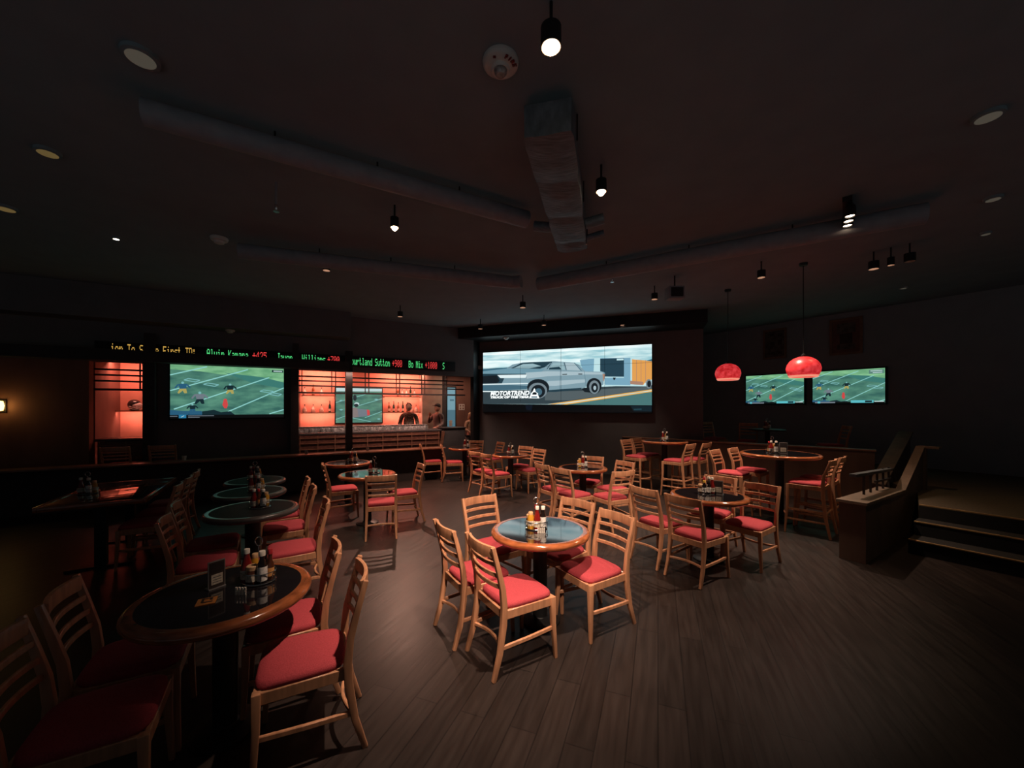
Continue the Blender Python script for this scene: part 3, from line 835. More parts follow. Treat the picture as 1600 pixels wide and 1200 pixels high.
# video wall with the truck advert; z() takes points read off the picture itself
DL, DR = 11.5, 9.93
def zuv(x, y):
    t = (x - 85) / (1490 - 85)
    u = t * DL / ((1 - t) * DR + t * DL)
    top = 163 - 70 * t
    return (u, (y - top) / (660 - top))
VW, VH = 4.67, 1.74
vp = Picture(VW, VH)
def vpoly(pts, m): vp.poly([zuv(*q) for q in pts], m)
gl('v_black', (9, 11, 13)); gl('v_road', (52, 66, 72)); gl('v_road2', (84, 96, 100)); gl('v_field', (74, 118, 118)); gl('v_yel', (235, 178, 88))
gl('v_body', (128, 158, 170)); gl('v_body_lt', (168, 190, 198)); gl('v_body_dk', (70, 105, 122)); gl('v_hood', (112, 152, 168)); gl('v_glass', (36, 62, 74)); gl('v_glass_lt', (150, 182, 190))
gl('v_tire', (24, 32, 38)); gl('v_rim', (118, 134, 142)); gl('v_tr', (122, 168, 190)); gl('v_tr_lt', (190, 225, 230)); gl('v_trw', (38, 66, 80)); gl('v_or', (226, 160, 84)); gl('v_or_dk', (170, 130, 110))
gl('v_white', (245, 252, 252), 1.15); gl('v_hill', (58, 104, 124)); gl('v_lamp', (225, 240, 242))
SKY = glow_noise('screen_v_sky', srgb(150, 200, 210), srgb(222, 246, 246), 3.0, 1.0, (0.5, 1, 4))
SKY2 = glow_noise('screen_v_sky_bright', srgb(205, 235, 238), srgb(246, 255, 254), 3.0, 1.05, (0.5, 1, 4))
vp.rect(0, 0, 1, 1, G['v_black'])
vpoly([(85, 163), (1490, 93), (1490, 598), (85, 592)], SKY)
vpoly([(85, 163), (1490, 93), (1490, 120), (85, 185)], SKY2)
vpoly([(85, 232), (500, 225), (900, 215), (900, 240), (85, 290)], SKY2)
vpoly([(85, 300), (320, 285), (320, 300), (85, 330)], G['v_hill'])
vpoly([(85, 480), (620, 470), (1200, 440), (1490, 430), (1490, 470), (620, 592), (85, 592)], G['v_road'])
vpoly([(600, 490), (920, 480), (1150, 460), (1490, 445), (1490, 468), (800, 560), (600, 560)], G['v_road2'])
vpoly([(740, 597), (1490, 480), (1490, 598)], G['v_field'])
vpoly([(630, 592), (1490, 466), (1490, 474), (680, 594)], G['v_yel'])
vpoly([(730, 594), (1490, 479), (1490, 487), (780, 596)], G['v_yel'])
# trailer
vpoly([(890, 225), (1010, 212), (1010, 330), (920, 330)], G['v_tr'])
vpoly([(1010, 212), (1060, 208), (1060, 330), (1005, 330)], G['v_tr_lt'])
vpoly([(1060, 208), (1312, 205), (1312, 435), (1100, 430), (1090, 330), (1060, 325)], G['v_tr'])
vpoly([(1060, 214), (1258, 208), (1258, 362), (1098, 362), (1100, 330), (1060, 315)], G['v_trw'])
vpoly([(1198, 214), (1255, 212), (1255, 226), (1198, 228)], G['v_tr_lt'])
vpoly([(1085, 362), (1258, 364), (1258, 372), (1085, 372)], G['v_tr_lt'])
vpoly([(1165, 370), (1190, 370), (1182, 390), (1172, 390)], G['v_tire'])
vpoly([(1312, 208), (1340, 215), (1340, 435), (1312, 435)], G['v_tr_lt'])
vpoly([(1325, 218), (1490, 232), (1490, 385), (1440, 400), (1420, 430), (1325, 422)], G['v_or'])
vpoly([(1310, 395), (1420, 405), (1415, 432), (1310, 424)], G['v_or_dk'])
for x in (1360, 1398, 1436):
    vpoly([(x, 225), (x + 4, 225), (x + 4, 415), (x, 415)], G['v_or_dk'])
vpoly([(1440, 232), (1490, 216), (1490, 236)], G['v_hill'])
vpoly([(1095, 430), (1312, 434), (1460, 432), (1460, 442), (1095, 440)], G['v_tr_lt'])
def vdisc(x, y, rx, ry, m, n=24): vpoly([(x + rx * math.cos(2*math.pi*i/n), y + ry * math.sin(2*math.pi*i/n)) for i in range(n)], m)
vdisc(1464, 420, 24, 38, G['v_rim']); vdisc(1467, 422, 16, 28, G['v_tire'])
# truck body
vpoly([(85, 318), (280, 296), (330, 262), (420, 244), (560, 238), (680, 234), (840, 246), (880, 262), (935, 318), (1085, 322), (1100, 345), (1085, 432), (1050, 440), (940, 448), (905, 466), (690, 488), (620, 484), (450, 470), (85, 470)], G['v_body'])
vpoly([(85, 318), (280, 296), (600, 300), (560, 330), (430, 345), (85, 350)], G['v_hood'])
vpoly([(440, 330), (620, 318), (935, 322), (1080, 328), (1085, 345), (940, 345), (620, 360), (450, 380)], G['v_body_lt'])
vpoly([(620, 400), (935, 385), (935, 410), (690, 440), (625, 440)], G['v_body_lt'])
vpoly([(85, 345), (215, 345), (262, 380), (240, 425), (85, 425)], G['v_glass'])
vpoly([(85, 360), (200, 352), (225, 400), (200, 418), (85, 418)], G['v_tire'])
vpoly([(85, 340), (445, 340), (445, 346), (85, 350)], G['v_glass'])
vpoly([(205, 350), (450, 346), (440, 374), (230, 376)], G['v_lamp'])
vpoly([(85, 425), (460, 415), (460, 424), (85, 434)], G['v_lamp'])
vpoly([(85, 436), (300, 432), (455, 440), (450, 470), (85, 482)], G['v_body_dk'])
vpoly([(85, 484), (200, 484), (200, 492), (85, 492)], G['v_lamp'])
# windows
vpoly([(318, 294), (400, 252), (480, 244), (660, 238), (600, 284), (560, 298)], G['v_glass'])
vpoly([(340, 292), (420, 258), (500, 254), (570, 276), (470, 294)], G['v_glass_lt'])
vpoly([(628, 304), (670, 250), (752, 244), (770, 306)], G['v_glass_lt'])
vpoly([(632, 304), (640, 288), (720, 280), (740, 304)], G['v_glass'])
vpoly([(782, 308), (768, 248), (845, 250), (895, 312)], G['v_body_lt'])
vp.line(*zuv(660, 238), *zuv(618, 300), 0.020, G['v_glass'])
vp.line(*zuv(762, 244), *zuv(780, 310), 0.016, G['v_glass'])
vp.line(*zuv(845, 248), *zuv(905, 314), 0.016, G['v_body_dk'])
vp.line(*zuv(728, 310), *zuv(725, 470), 0.008, G['v_body_dk'])
vp.line(*zuv(930, 320), *zuv(940, 440), 0.008, G['v_body_dk'])
vpoly([(745, 342), (785, 340), (785, 347), (745, 348)], G['v_tire']); vpoly([(878, 338), (912, 338), (912, 345), (878, 345)], G['v_tire'])
vpoly([(620, 476), (905, 455), (905, 466), (690, 490), (620, 490)], G['v_glass'])
# arches and wheels
vdisc(545, 455, 92, 72, G['v_tire']); vdisc(542, 480, 78, 66, G['v_rim']); vdisc(545, 486, 58, 54, G['v_tire']); vdisc(548, 490, 30, 30, G['v_body_dk'])
vdisc(1010, 440, 62, 66, G['v_tire']); vdisc(1012, 450, 44, 56, G['v_rim']); vdisc(1014, 454, 28, 40, G['v_tire']); vdisc(1016, 456, 12, 18, G['v_body_lt'])
vpoly([(905, 462), (970, 452), (975, 495), (930, 490)], G['v_tire'])
vpoly([(1080, 340), (1102, 342), (1092, 400), (1085, 395)], G['v_or_dk'])
# black band below the picture with two faint blue patches
vp.poly([zuv(85, 594), zuv(1490, 598), (1, 1), (0, 1)], G['v_black'])
vpoly([(1310, 604), (1488, 604), (1488, 650), (1340, 648)], gl('v_patch', (16, 34, 42)))
vpoly([(440, 600), (500, 600), (490, 645), (445, 640)], gl('v_patch2', (14, 22, 34)))
vpoly([(1340, 628), (1405, 626), (1405, 636), (1340, 638)], gl('v_patch3', (34, 70, 80)))
# emblem beside the lettering
vpoly([(482, 508), (500, 488), (512, 462), (518, 462), (524, 488), (546, 505), (538, 520), (490, 520)], G['v_white'])
vpoly([(494, 508), (508, 492), (528, 494), (536, 508), (528, 514), (500, 514)], G['v_tire'])
vpoly([(470, 544), (482, 516), (545, 516), (556, 544)], G['v_white'])
vpoly([(490, 528), (536, 528), (538, 538), (488, 538)], G['v_body_dk'])
vw = thing('video_wall', 'huge video wall of joined panels showing a silver pickup truck advert', 'video wall', vpt(-2.32, 10.52, 2.505), VRZ)
MB().box((0, 0.04, 0), (VW + 0.03, 0.07, VH + 0.03)).build('housing', M['black_metal'], vw)
vp.build('screen', vw, (0, 0, 0))
sm = MB()
for k in range(1, 4):
    sm.box((VW * (k / 4 - 0.5), -0.036, 0.15), (0.006, 0.004, VH - 0.30))
for k in (1,):
    sm.box((0, -0.036, VH * (0.5 - k * 0.27)), (VW, 0.004, 0.005))
sm.build('panel_seams', M['black_metal'], vw)
y0 = -0.0355
u, v = zuv(150, 520); u2, _ = zuv(478, 520)
def adtext(s, x0, x1, ybase, ytop, name):
    (ua, va), (ub, vb) = zuv(x0, ybase), zuv(x1, ybase)
    _, vt_ = zuv(x0, ytop)
    size = (va - vt_) * VH / 0.70
    o = text_mesh(name, s, size, G['v_white'], vw, ((ua - 0.5) * VW, y0, (0.5 - va) * VH), rot=(math.radians(90), 0, 0), shear=0.25, bold=0.006)
    wd = max(q.co.x for q in o.data.vertices)
    o.scale = ((ub - ua) * VW / wd, 1, 1)
    return o
adtext('MOTORTREND', 148, 474, 522, 487, 'advert_title')
adtext('TRUCK OF THE YEAR', 148, 470, 545, 529, 'advert_subtitle')

# ------------------------------------------------------------------ LED ticker above the bar
F57 = {'a': '00000 00000 01110 00001 01111 10001 01111', 'b': '10000 10000 10110 11001 10001 10001 11110', 'd': '00001 00001 01101 10011 10001 10001 01111',
 'e': '00000 00000 01110 10001 11111 10000 01110', 'i': '00100 00000 01100 00100 00100 00100 01110', 'l': '01100 00100 00100 00100 00100 00100 01110',
 'm': '00000 00000 11010 10101 10101 10101 10101', 'n': '00000 00000 10110 11001 10001 10001 10001', 'o': '00000 00000 01110 10001 10001 10001 01110',
 'r': '00000 00000 10110 11001 10000 10000 10000', 's': '00000 00000 01111 10000 01110 00001 11110', 't': '01000 01000 11100 01000 01000 01001 00110',
 'u': '00000 00000 10001 10001 10001 10011 01101', 'v': '00000 00000 10001 10001 10001 01010 00100', 'x': '00000 00000 10001 01010 00100 01010 10001', 'c': '00000 00000 01110 10000 10000 10001 01110',
 'T': '11111 00100 00100 00100 00100 00100 00100', 'S': '01111 10000 10000 01110 00001 00001 11110', 'F': '11111 10000 10000 11110 10000 10000 10000', 'D': '11110 10001 10001 10001 10001 10001 11110',
 'A': '01110 10001 10001 11111 10001 10001 10001', 'K': '10001 10010 10100 11000 10100 10010 10001', 'J': '00111 00010 00010 00010 00010 10010 01100', 'W': '10001 10001 10001 10101 10101 11011 10001',
 'C': '01110 10001 10000 10000 10000 10001 01110', 'B': '11110 10001 10001 11110 10001 10001 11110', 'N': '10001 11001 10101 10011 10001 10001 10001',
 '+': '00000 00100 00100 11111 00100 00100 00000', ':': '00000 01100 01100 00000 01100 01100 00000', '0': '01110 10001 10011 10101 11001 10001 01110', '1': '00100 01100 00100 00100 00100 00100 01110',
 '2': '01110 10001 00001 00010 00100 01000 11111', '4': '00010 00110 01010 10010 11111 00010 00010', '5': '11111 10000 11110 00001 00001 10001 01110', '7': '11111 00001 00010 00100 01000 01000 01000', '9': '01110 10001 10001 01111 00001 00010 01100'}
tk = thing('led_ticker', 'long black ticker sign with green, red and amber betting text', 'ticker sign', bpt(0.4, 10.27, 2.90), BRZ)
MB().box((0, -0.0, 0), (7.2, 0.05, 0.26)).build('housing', M['black_metal'], tk, bevel=0.005)
def led(s, s0, s1, m, z0=2.815, z1=2.995):
    mb = MB(); mb.flat = True
    n = len(s) * 6 - 1; px = (s1 - s0) / n; pz = (z1 - z0) / 7
    for ci, ch in enumerate(s):
        if ch == ' ': continue
        for r, row in enumerate(F57[ch].split()):
            for c, bit in enumerate(row):
                if bit == '1':
                    x = s0 - 0.4 + (ci * 6 + c) * px; z = z1 - 2.90 - r * pz
                    mb.face([(x, 0, z - pz * 0.86), (x + px * 1.0, 0, z - pz * 0.86), (x + px * 1.0, 0, z), (x, 0, z)])
    o = mb.build('message_text', m, tk, smooth=False, loc=(0, -0.027, 0))
    return o
led('ion To Score First TD:', -2.975, -1.70, M['led_y'])
led('Alvin Kamara', -1.517, -0.80, M['led_g'])
led('+425', -0.72, -0.46, M['led_r'])
led('Javonte Williams', -0.26, 0.72, M['led_g'])
led('+700', 0.77, 1.03, M['led_r'])
led('Courtland Sutton', 1.235, 2.215, M['led_g'])
led('+900', 2.275, 2.525, M['led_r'])
led('Bo Nix', 2.70, 3.075, M['led_g'])
led('+1000', 3.14, 3.47, M['led_r'])
led('S', 3.63, 3.68, M['led_g'])

# ------------------------------------------------------------------ wall sconce beside the bar
sc_ = thing('wall_sconce', 'glowing amber wall sconce at the outer end of the bar front', 'wall lamp', bpt(-4.36, 10.30, 1.80), BRZ)
MB().box((0, -0.015, 0), (0.10, 0.03, 0.22)).build('back_plate', M['black_metal'], sc_, bevel=0.005)
MB().lathe([(0, -0.09), (0.045, -0.08), (0.06, 0), (0.045, 0.08), (0, 0.09)], 18, c=(0, -0.10, 0)).build('glass_shade', M['sconce_glass'], sc_)
MB().box((0, -0.05, -0.02), (0.03, 0.06, 0.03)).build('arm', M['black_metal'], sc_)
lamp('sconce_light', 'POINT', (0, -0.22, 0), 0.35, (1.0, 0.55, 0.22), parent=sc_, shadow_soft_size=0.05)

# ------------------------------------------------------------------ raised floor, stairs and railings
W = tpt(-1.4, 8.35); S1 = tpt(-1.2, 7.25); S2 = tpt(3.6, 7.25); R1 = tpt(3.6, 11.7); R2 = tpt(-7.0, 11.7)
K1 = Vector((2.95, 10.25, 0)); K2 = Vector((6.55, 7.05, 0))
pl = [(q.x, q.y) for q in (K1, K2, W, S1, S2, R1, R2)]
struct('floor_raised', MB().prism(pl, 0, 0.51), M['carpet'])
struct('step_lower', MB().box((1.2, 6.965, 0.085), (4.8, 0.57, 0.17)), M['step_paint'], rz=TRZ)
struct('step_upper', MB().box((1.2, 7.115, 0.255), (4.8, 0.27, 0.17)), M['step_paint'], rz=TRZ)
for i, (a, z) in enumerate(((6.68, 0.17), (6.98, 0.34), (7.25, 0.51))):
    struct(f'trim_{9 + i}', MB().box((1.2, a + 0.006, z - 0.003), (4.8, 0.022, 0.014)), M['tread_edge'], rz=TRZ)
kd = (K2 - K1); kl = kd.length; krz = math.atan2(kd.y, kd.x); km = (K1 + K2) / 2
struct('wall_knee', MB().box((0, 0, 0.49), (kl, 0.12, 0.98)), M['brown_paint'], loc=(km.x, km.y, 0), rz=krz)
kc = MB().box((0, 0, 0.015), (kl + 0.04, 0.18, 0.03)).build('rail_cap', M['bar_trim'], bevel=0.006, loc=(km.x, km.y, 0.98), rz=krz)
tag(kc, 'long brown wood cap on the low wall beside the high tables', 'rail')
# stair side wall: low block, then sloping up with the stairs
sw = MB()
sw.side_prism([(5.79, 0), (7.45, 0), (7.45, 0.62), (5.79, 0.67)], -1.62, -1.38)
sw.side_prism([(7.45, 0), (8.60, 0), (8.60, 1.14), (7.45, 0.62)], -1.45, -1.38)
struct('wall_stair', sw, M['brown_paint'], rz=TRZ)
cp = MB()
cp.bar([(-1.50, 5.75, 0.685), (-1.50, 7.45, 0.635)], (1, 0, 0), 0.28, 0.03)
cp.bar([(-1.41, 7.44, 0.632), (-1.41, 8.62, 1.165)], (1, 0, 0), 0.10, 0.03)
tag(cp.build('rail_cap', M['knee_cap'], rz=TRZ), 'bent wood cap on top of the stair side wall', 'rail')
struct('trim_13', MB().box((-1.33, 8.68, 1.16), (0.24, 0.16, 0.03)), M['knee_cap'], rz=TRZ)
struct('trim_14', MB().box((-1.40, 8.66, 0.572), (0.10, 0.10, 1.145)), M['brown_paint'], rz=TRZ)
struct('trim_15', MB().box((1.2, 7.243, 0.42), (4.8, 0.012, 0.155)), M['step_paint'], rz=TRZ)
hr = thing('stair_handrail', 'dark metal handrail with black balusters on the stair side wall', 'handrail', tpt(-1.55, 6.0, 0.69), TRZ)
MB().bar([(0, 0.0, 0.27), (0, 1.62, 0.20)], (1, 0, 0), 0.07, 0.035).build('top_rail', M['rail_grey'], hr)
for k in range(5):
    y = 0.42 + 0.28 * k
    zb = 0.003 - 0.0294 * (y - 0.0) * 1.0
    MB().box((0, y, (zb + 0.24) / 2), (0.022, 0.022, 0.24 - zb)).build('baluster', M['black_metal'], hr)
MB().bar([(0, 0.9, 0.10), (0, 1.62, 0.07)], (1, 0, 0), 0.025, 0.025).build('lower_rail', M['black_metal'], hr)
ra = MB()
ra.side_prism([(8.55, 0), (10.30, 0), (10.30, 1.28), (8.55, 0.52)], -1.95, -1.82)
struct('wall_ramp', ra, M['brown_paint'], rz=TRZ)
rc = MB().bar([(-1.885, 8.50, 0.515), (-1.885, 10.33, 1.31)], (1, 0, 0), 0.20, 0.035).build('rail_cap', M['knee_cap'], rz=TRZ)
tag(rc, 'pale sloping wood cap rising behind the stair side wall', 'rail')

# framed pictures on the far right wall
def framed(label, e, z, w, h, mats_, kind):
    t = thing('framed_picture', label, 'picture', tpt(e, 11.66, z), TRZ)
    fr_ = MB()
    for dx, dz, sx, sz in ((-w/2, 0, 0.05, h + 0.05), (w/2, 0, 0.05, h + 0.05), (0, h/2, w - 0.05, 0.05), (0, -h/2, w - 0.05, 0.05)):
        fr_.box((dx, -0.02, dz), (sx, 0.04, sz))
    fr_.build('frame', M['frame_wood'], t)
    a = MB(); a.box((0, -0.012, 0), (w - 0.05, 0.01, h - 0.05), 0)
    if kind == 0:
        for k in range(10):
            an = k * 0.9
            a.box((0.12 * math.cos(an * 2.3), -0.02, 0.25 * math.sin(an * 1.7)), (0.09, 0.004, 0.07), 1)
    else:
        a.box((0, -0.02, 0.20), (w * 0.62, 0.004, h * 0.28), 1); a.box((0, -0.021, -0.05), (w * 0.42, 0.004, h * 0.3), 2); a.box((0, -0.02, -0.24), (w * 0.6, 0.004, h * 0.16), 1)
    a.build('print', mats_, t)
framed('dim framed print of dark shapes above the smaller far television', -4.62, 3.46, 0.50, 0.74, [M['print_a'], M['print_dark']], 0)
framed('large dim framed print with a dark centre above the wider far television', -3.13, 3.44, 0.56, 0.80, [M['print_b'], M['print_a'], M['print_dark']], 1)

# ------------------------------------------------------------------ red pendants
def pendant(x, y, z, r, label):
    t = thing('pendant_lamp', label, 'pendant lamp', (x, y, z), 0, 'red glass pendants')
    pr = [(0.02, 0.78), (0.28, 0.755), (0.55, 0.65), (0.78, 0.47), (0.94, 0.22), (1.0, -0.05), (0.97, -0.26), (0.88, -0.48), (0.78, -0.62)]
    MB().lathe([(a * r, b * r) for a, b in pr] + [(0.75 * r, -0.61 * r), (0.92 * r, -0.26 * r), (0.95 * r, -0.05 * r), (0.89 * r, 0.20 * r), (0.5 * r, 0.62 * r), (0.02 * r, 0.74 * r)], 36).build('shade', M['red_shade'], t)
    tag(MB().lathe([(0.88 * r, -0.52 * r), (0.80 * r, -0.65 * r), (0.74 * r, -0.65 * r), (0.82 * r, -0.50 * r)], 36).build('lip', M['shade_lip'], t), 'glowing pale rim')
    MB().lathe([(0, 0.76 * r), (0.14 * r, 0.76 * r), (0.14 * r, 0.90 * r), (0.05 * r, 0.98 * r), (0, 0.98 * r)], 16).build('socket', M['black_metal'], t)
    MB().tube([(0, 0, 0.95 * r), (0, 0, CEIL - z - 0.02)], 0.006, 6).build('cord', M['black_metal'], t)
    MB().lathe([(0, CEIL - z), (0.06, CEIL - z), (0.05, CEIL - z - 0.04), (0, CEIL - z - 0.04)], 16).build('canopy', M['black_metal'], t)
    lamp('pendant_light', 'SPOT', (0, 0, -0.3 * r), 22, (1.0, 0.55, 0.40), parent=t, spot_size=math.radians(105), spot_blend=0.9, shadow_soft_size=0.06)
pendant(4.50, 6.03, 2.385, 0.225, 'nearer red glass pendant lamp hanging between the two football televisions')
pendant(4.08, 7.38, 2.43, 0.22, 'farther red glass pendant lamp hanging beside the video wall')

# ------------------------------------------------------------------ ceiling fixtures
def downlight(x, y, z, label, bulb='bulb_small', r=0.045, power=0.0, col=(1.0, 0.66, 0.46), angle=110, kind='can', tilt=(0.0, 0.0)):
    t = thing('ceiling_light', label, 'ceiling lamp', (x, y, z), 0, 'round ceiling lamps')
    hh = 0.11 if kind == 'can' else 0.04
    if kind == 'can':
        MB().lathe([(r * 1.25, 0), (r * 1.35, 0.0), (r * 1.35, hh), (0, hh + 0.01)], 20).build('housing', M['black_metal'], t)
        MB().lathe([(r * 1.24, 0.0), (r * 0.95, 0.045)], 20).build('reflector', M['reflector'], t)
        if bulb == 'bulb':
            MB().lathe([(r * 0.95, 0.045), (r * 0.92, 0.0), (r * 0.72, -0.020), (r * 0.4, -0.031), (0, -0.034)], 20).build('lens', M[bulb], t)
        else:
            MB().lathe([(0, 0.040), (r * 0.95, 0.045)], 20).build('lens', M[bulb], t)
        MB().tube([(0, 0, hh), (0, 0, CEIL - z)], 0.010, 6).build('stem', M['black_metal'], t)
    else:
        MB().lathe([(0, CEIL - z), (r * 1.3, CEIL - z), (r * 1.3, 0.004), (r, 0.0)], 22).build('trim_ring', M['ceiling_paint'], t)
        MB().lathe([(0, 0.006), (r, 0.0)], 22).build('lens', M[bulb], t)
    if power > 0:
        q = Vector((tilt[0], tilt[1], -3.0)).to_track_quat('-Z', 'Y').to_euler()
        lamp('ceiling_light_beam', 'SPOT', (0, 0, -0.05), power, col, parent=t, rot=tuple(q), spot_size=math.radians(angle), spot_blend=1.0, shadow_soft_size=0.035)
    return t
WARM = (1.0, 0.72, 0.55)
Z = 3.75
downlight(0.214, 2.14, Z, 'largest bright downlight, beside the white fire alarm', 'bulb', 0.042, 720, WARM, 70, tilt=(-0.34, 1.0))
downlight(0.817, 3.577, Z, 'bright downlight beside the grey air duct', 'bulb', 0.036, 520, WARM, 64, tilt=(0.35, 2.0))
downlight(-1.29, 4.29, Z, 'bright downlight between the round duct and the hanging sprinkler', 'bulb', 0.034, 240, WARM, 64, tilt=(-0.2, 0.3))
downlight(-2.68, 5.64, Z, 'small downlight above the pale glossy table left of the aisle', 'bulb_small', 0.038, 170, WARM, 58, tilt=(0.5, 0.1))
downlight(-2.44, 8.52, Z, 'small downlight in front of the ticker text, before the bar', 'bulb_small', 0.042, 950, (1.0, 0.54, 0.39), 92, tilt=(0.9, -0.8))
downlight(-0.80, 9.85, Z, 'small downlight near the upper corner of the video wall beside the bar', 'bulb_small', 0.042, 120, WARM, 75)
downlight(0.214, 7.75, Z, 'small downlight below the crossing of the round ducts', 'bulb_small', 0.045, 230, WARM, 85)
downlight(0.77, 9.40, Z, 'small downlight in the middle before the video wall', 'bulb_small', 0.04, 40, WARM, 70)
downlight(2.66, 9.40, Z, 'small downlight before the trailer end of the video wall', 'bulb_small', 0.042, 60, WARM, 70)
downlight(2.61, 7.15, Z, 'small downlight above the farther high table', 'bulb_small', 0.042, 430, WARM, 85)
downlight(3.80, 5.95, Z, 'small downlight above the nearer high table', 'bulb_small', 0.042, 430, WARM, 80)
downlight(0.45, 0.35, Z, 'added unseen downlight over the open floor, lighting the centre table chair backs', 'bulb', 0.036, 520, WARM, 40, tilt=(-0.35, 2.75))  # added out of view to brighten chair backs at the centre table
# cluster of three heads
tr = thing('track_light', 'cluster of three bright lamp heads on one ceiling mount', 'ceiling lamp', (3.66, 4.26, 3.80), -0.71)
MB().box((0, 0, 0.17), (0.08, 0.42, 0.05)).build('track', M['black_metal'], tr)
for i, dy in enumerate((-0.13, 0.0, 0.14)):
    hd_ = MB().lathe([(0.042, 0), (0.052, 0), (0.048, 0.10), (0.03, 0.13), (0, 0.13)], 18, c=(0.01 * i, -dy, 0)).build('lamp_head', M['black_metal'], tr)
    MB().lathe([(0, 0.012), (0.043, 0.012)], 18, c=(0.01 * i, -dy, 0)).build('lens', M['bulb'], hd_)
    MB().tube([(0.01 * i, -dy, 0.12), (0.0, -dy, 0.16)], 0.012, 6).build('neck', M['black_metal'], hd_)
lamp('track_light_beam', 'SPOT', (0.0, 0, -0.03), 480, WARM, parent=tr, rot=tuple(Vector((-1.19, -0.69, -3.0)).to_track_quat('-Z', 'Y').to_euler()), spot_size=math.radians(72), spot_blend=1.0, shadow_soft_size=0.06)
downlight(5.17, 5.58, Z, 'bright downlight of the row of three above the raised floor, nearest the video wall', 'bulb_small', 0.045, 30, (1.0, 0.62, 0.36), 110)
downlight(5.27, 5.43, Z + 0.0, 'middle downlight of the row of three above the raised floor', 'bulb_small', 0.03)
downlight(5.39, 5.29, Z + 0.0, 'outermost downlight of the row of three above the raised floor', 'bulb_off', 0.045)
# lamps that are barely on: flush lenses in the ceiling
FZ = CEIL - 0.03
for (x, y, b, r, lab) in ((-2.34, 2.46, 'bulb_off', 0.075, 'large unlit round ceiling lamp nearest the fire alarm, over the left side'),
                          (-4.02, 3.38, 'bulb_warm', 0.065, 'dim yellowish ceiling lamp between the large unlit lamp and the frame edge'),
                          (-5.62, 4.33, 'bulb_warm', 0.075, 'dim yellowish ceiling lamp cut off by the left edge'),
                          (-5.17, 5.10, 'bulb_small', 0.030, 'tiny lit ceiling lamp beside the smoke detector over the left side'),
                          (3.61, 2.96, 'bulb_off', 0.070, 'large dim ceiling lamp high over the stairs'),
                          (5.09, 4.13, 'bulb_off', 0.055, 'second dim ceiling lamp over the stairs, below the large one'),
                          (6.02, 4.96, 'bulb_off', 0.040, 'small dim ceiling lamp over the stairs, lowest of that row'),
                          (7.24, 7.22, 'bulb_off', 0.045, 'faint ceiling lamp below the row of three over the raised floor')):
    downlight(x, y, FZ, lab, b, r, kind='flush')
lamp('stair_light_beam', 'SPOT', (5.09, 4.13, 3.94), 26, (1.0, 0.66, 0.30), spot_size=math.radians(100), spot_blend=1.0, shadow_soft_size=0.05)

# fire alarm
fa = thing('fire_alarm', 'round white fire alarm strobe on the ceiling near the brightest downlight', 'fire alarm', (-0.073, 2.50, CEIL))
MB().lathe([(0, 0), (0.112, 0), (0.116, -0.012), (0.112, -0.03), (0.095, -0.045), (0.062, -0.055), (0.055, -0.075), (0.0, -0.078)], 40).build('base', M['white_plastic'], fa)
MB().lathe([(0.042, -0.074), (0.040, -0.090), (0.026, -0.108), (0, -0.114)], 24, c=(0.0, -0.012, 0)).build('strobe_lens', M['strobe_lens'], fa)
for i, ch in enumerate('FIRE'):
    an = math.radians(24 + 17 * i)
    rr_ = 0.080
    text_mesh('lettering', ch, 0.036, M['red_ink'], fa, (rr_ * math.sin(an), -rr_ * math.cos(an), -0.0515), rot=(math.radians(180), 0, an), bold=0.0014, align='CENTER', extrude=0.0035)
MB().box((-0.036, -0.080, -0.0495), (0.018, 0.012, 0.007)).build('marking', M['red_ink'], fa)

def detector(x, y, z, s, lab):
    t = thing('smoke_detector', lab, 'smoke detector', (x, y, z), 0, 'white smoke detectors')
    MB().lathe([(0, 0), (0.075*s, 0), (0.078*s, -0.012), (0.07*s, -0.03*s), (0.045*s, -0.036*s)], 24).build('base', M['white_plastic'], t)
    MB().lathe([(0.045*s, -0.034*s), (0.042*s, -0.055*s), (0.02*s, -0.064*s), (0, -0.064*s)], 20).build('sensor', M['white_plastic'], t)
detector(-3.84, 5.12, CEIL, 1.3, 'white smoke detector on the ceiling, larger of the two over the left tables')
detector(-5.92, 8.20, 3.40, 1.1, 'small white smoke detector above the ticker text, over the left television')
detector(-0.16, 10.72, 3.70, 1.1, 'white smoke detector on the soffit just above the video wall')

def sprinkler(x, y, z, lab):
    t = thing('sprinkler', lab, 'sprinkler', (x, y, CEIL), 0, 'hanging sprinklers')
    MB().tube([(0, 0, 0), (0, 0, z - CEIL)], 0.010, 8).build('drop_pipe', M['pipe'], t)
    MB().lathe([(0, 0.03), (0.016, 0.03), (0.016, 0.0), (0.008, -0.02), (0.028, -0.035), (0.028, -0.04), (0, -0.04)], 12, c=(0, 0, z - CEIL)).build('head', M['chrome'], t)
sprinkler(0.85, 3.70, 4.0 - 0.12, 'sprinkler head right above the downlight beside the air duct')
sprinkler(1.55, 6.04, 3.75, 'sprinkler on a long drop pipe, in front of the right round duct')
sprinkler(-2.33, 3.86, 3.75, 'sprinkler hanging by itself over the left tables')
sp = thing('ceiling_speaker', 'dark boxy speaker hanging beyond the right round duct', 'speaker', (2.75, 6.6, 3.70))
MB().box((0, 0, 0), (0.26, 0.2, 0.2)).build('body', M['pipe'], sp, bevel=0.01)
MB().tube([(0, 0, 0.1), (0, 0, CEIL - 3.70)], 0.012, 6).build('bracket', M['black_metal'], sp)
MB().box((0, -0.104, 0), (0.2, 0.01, 0.15)).build('front_grille', M['black_metal'], sp)

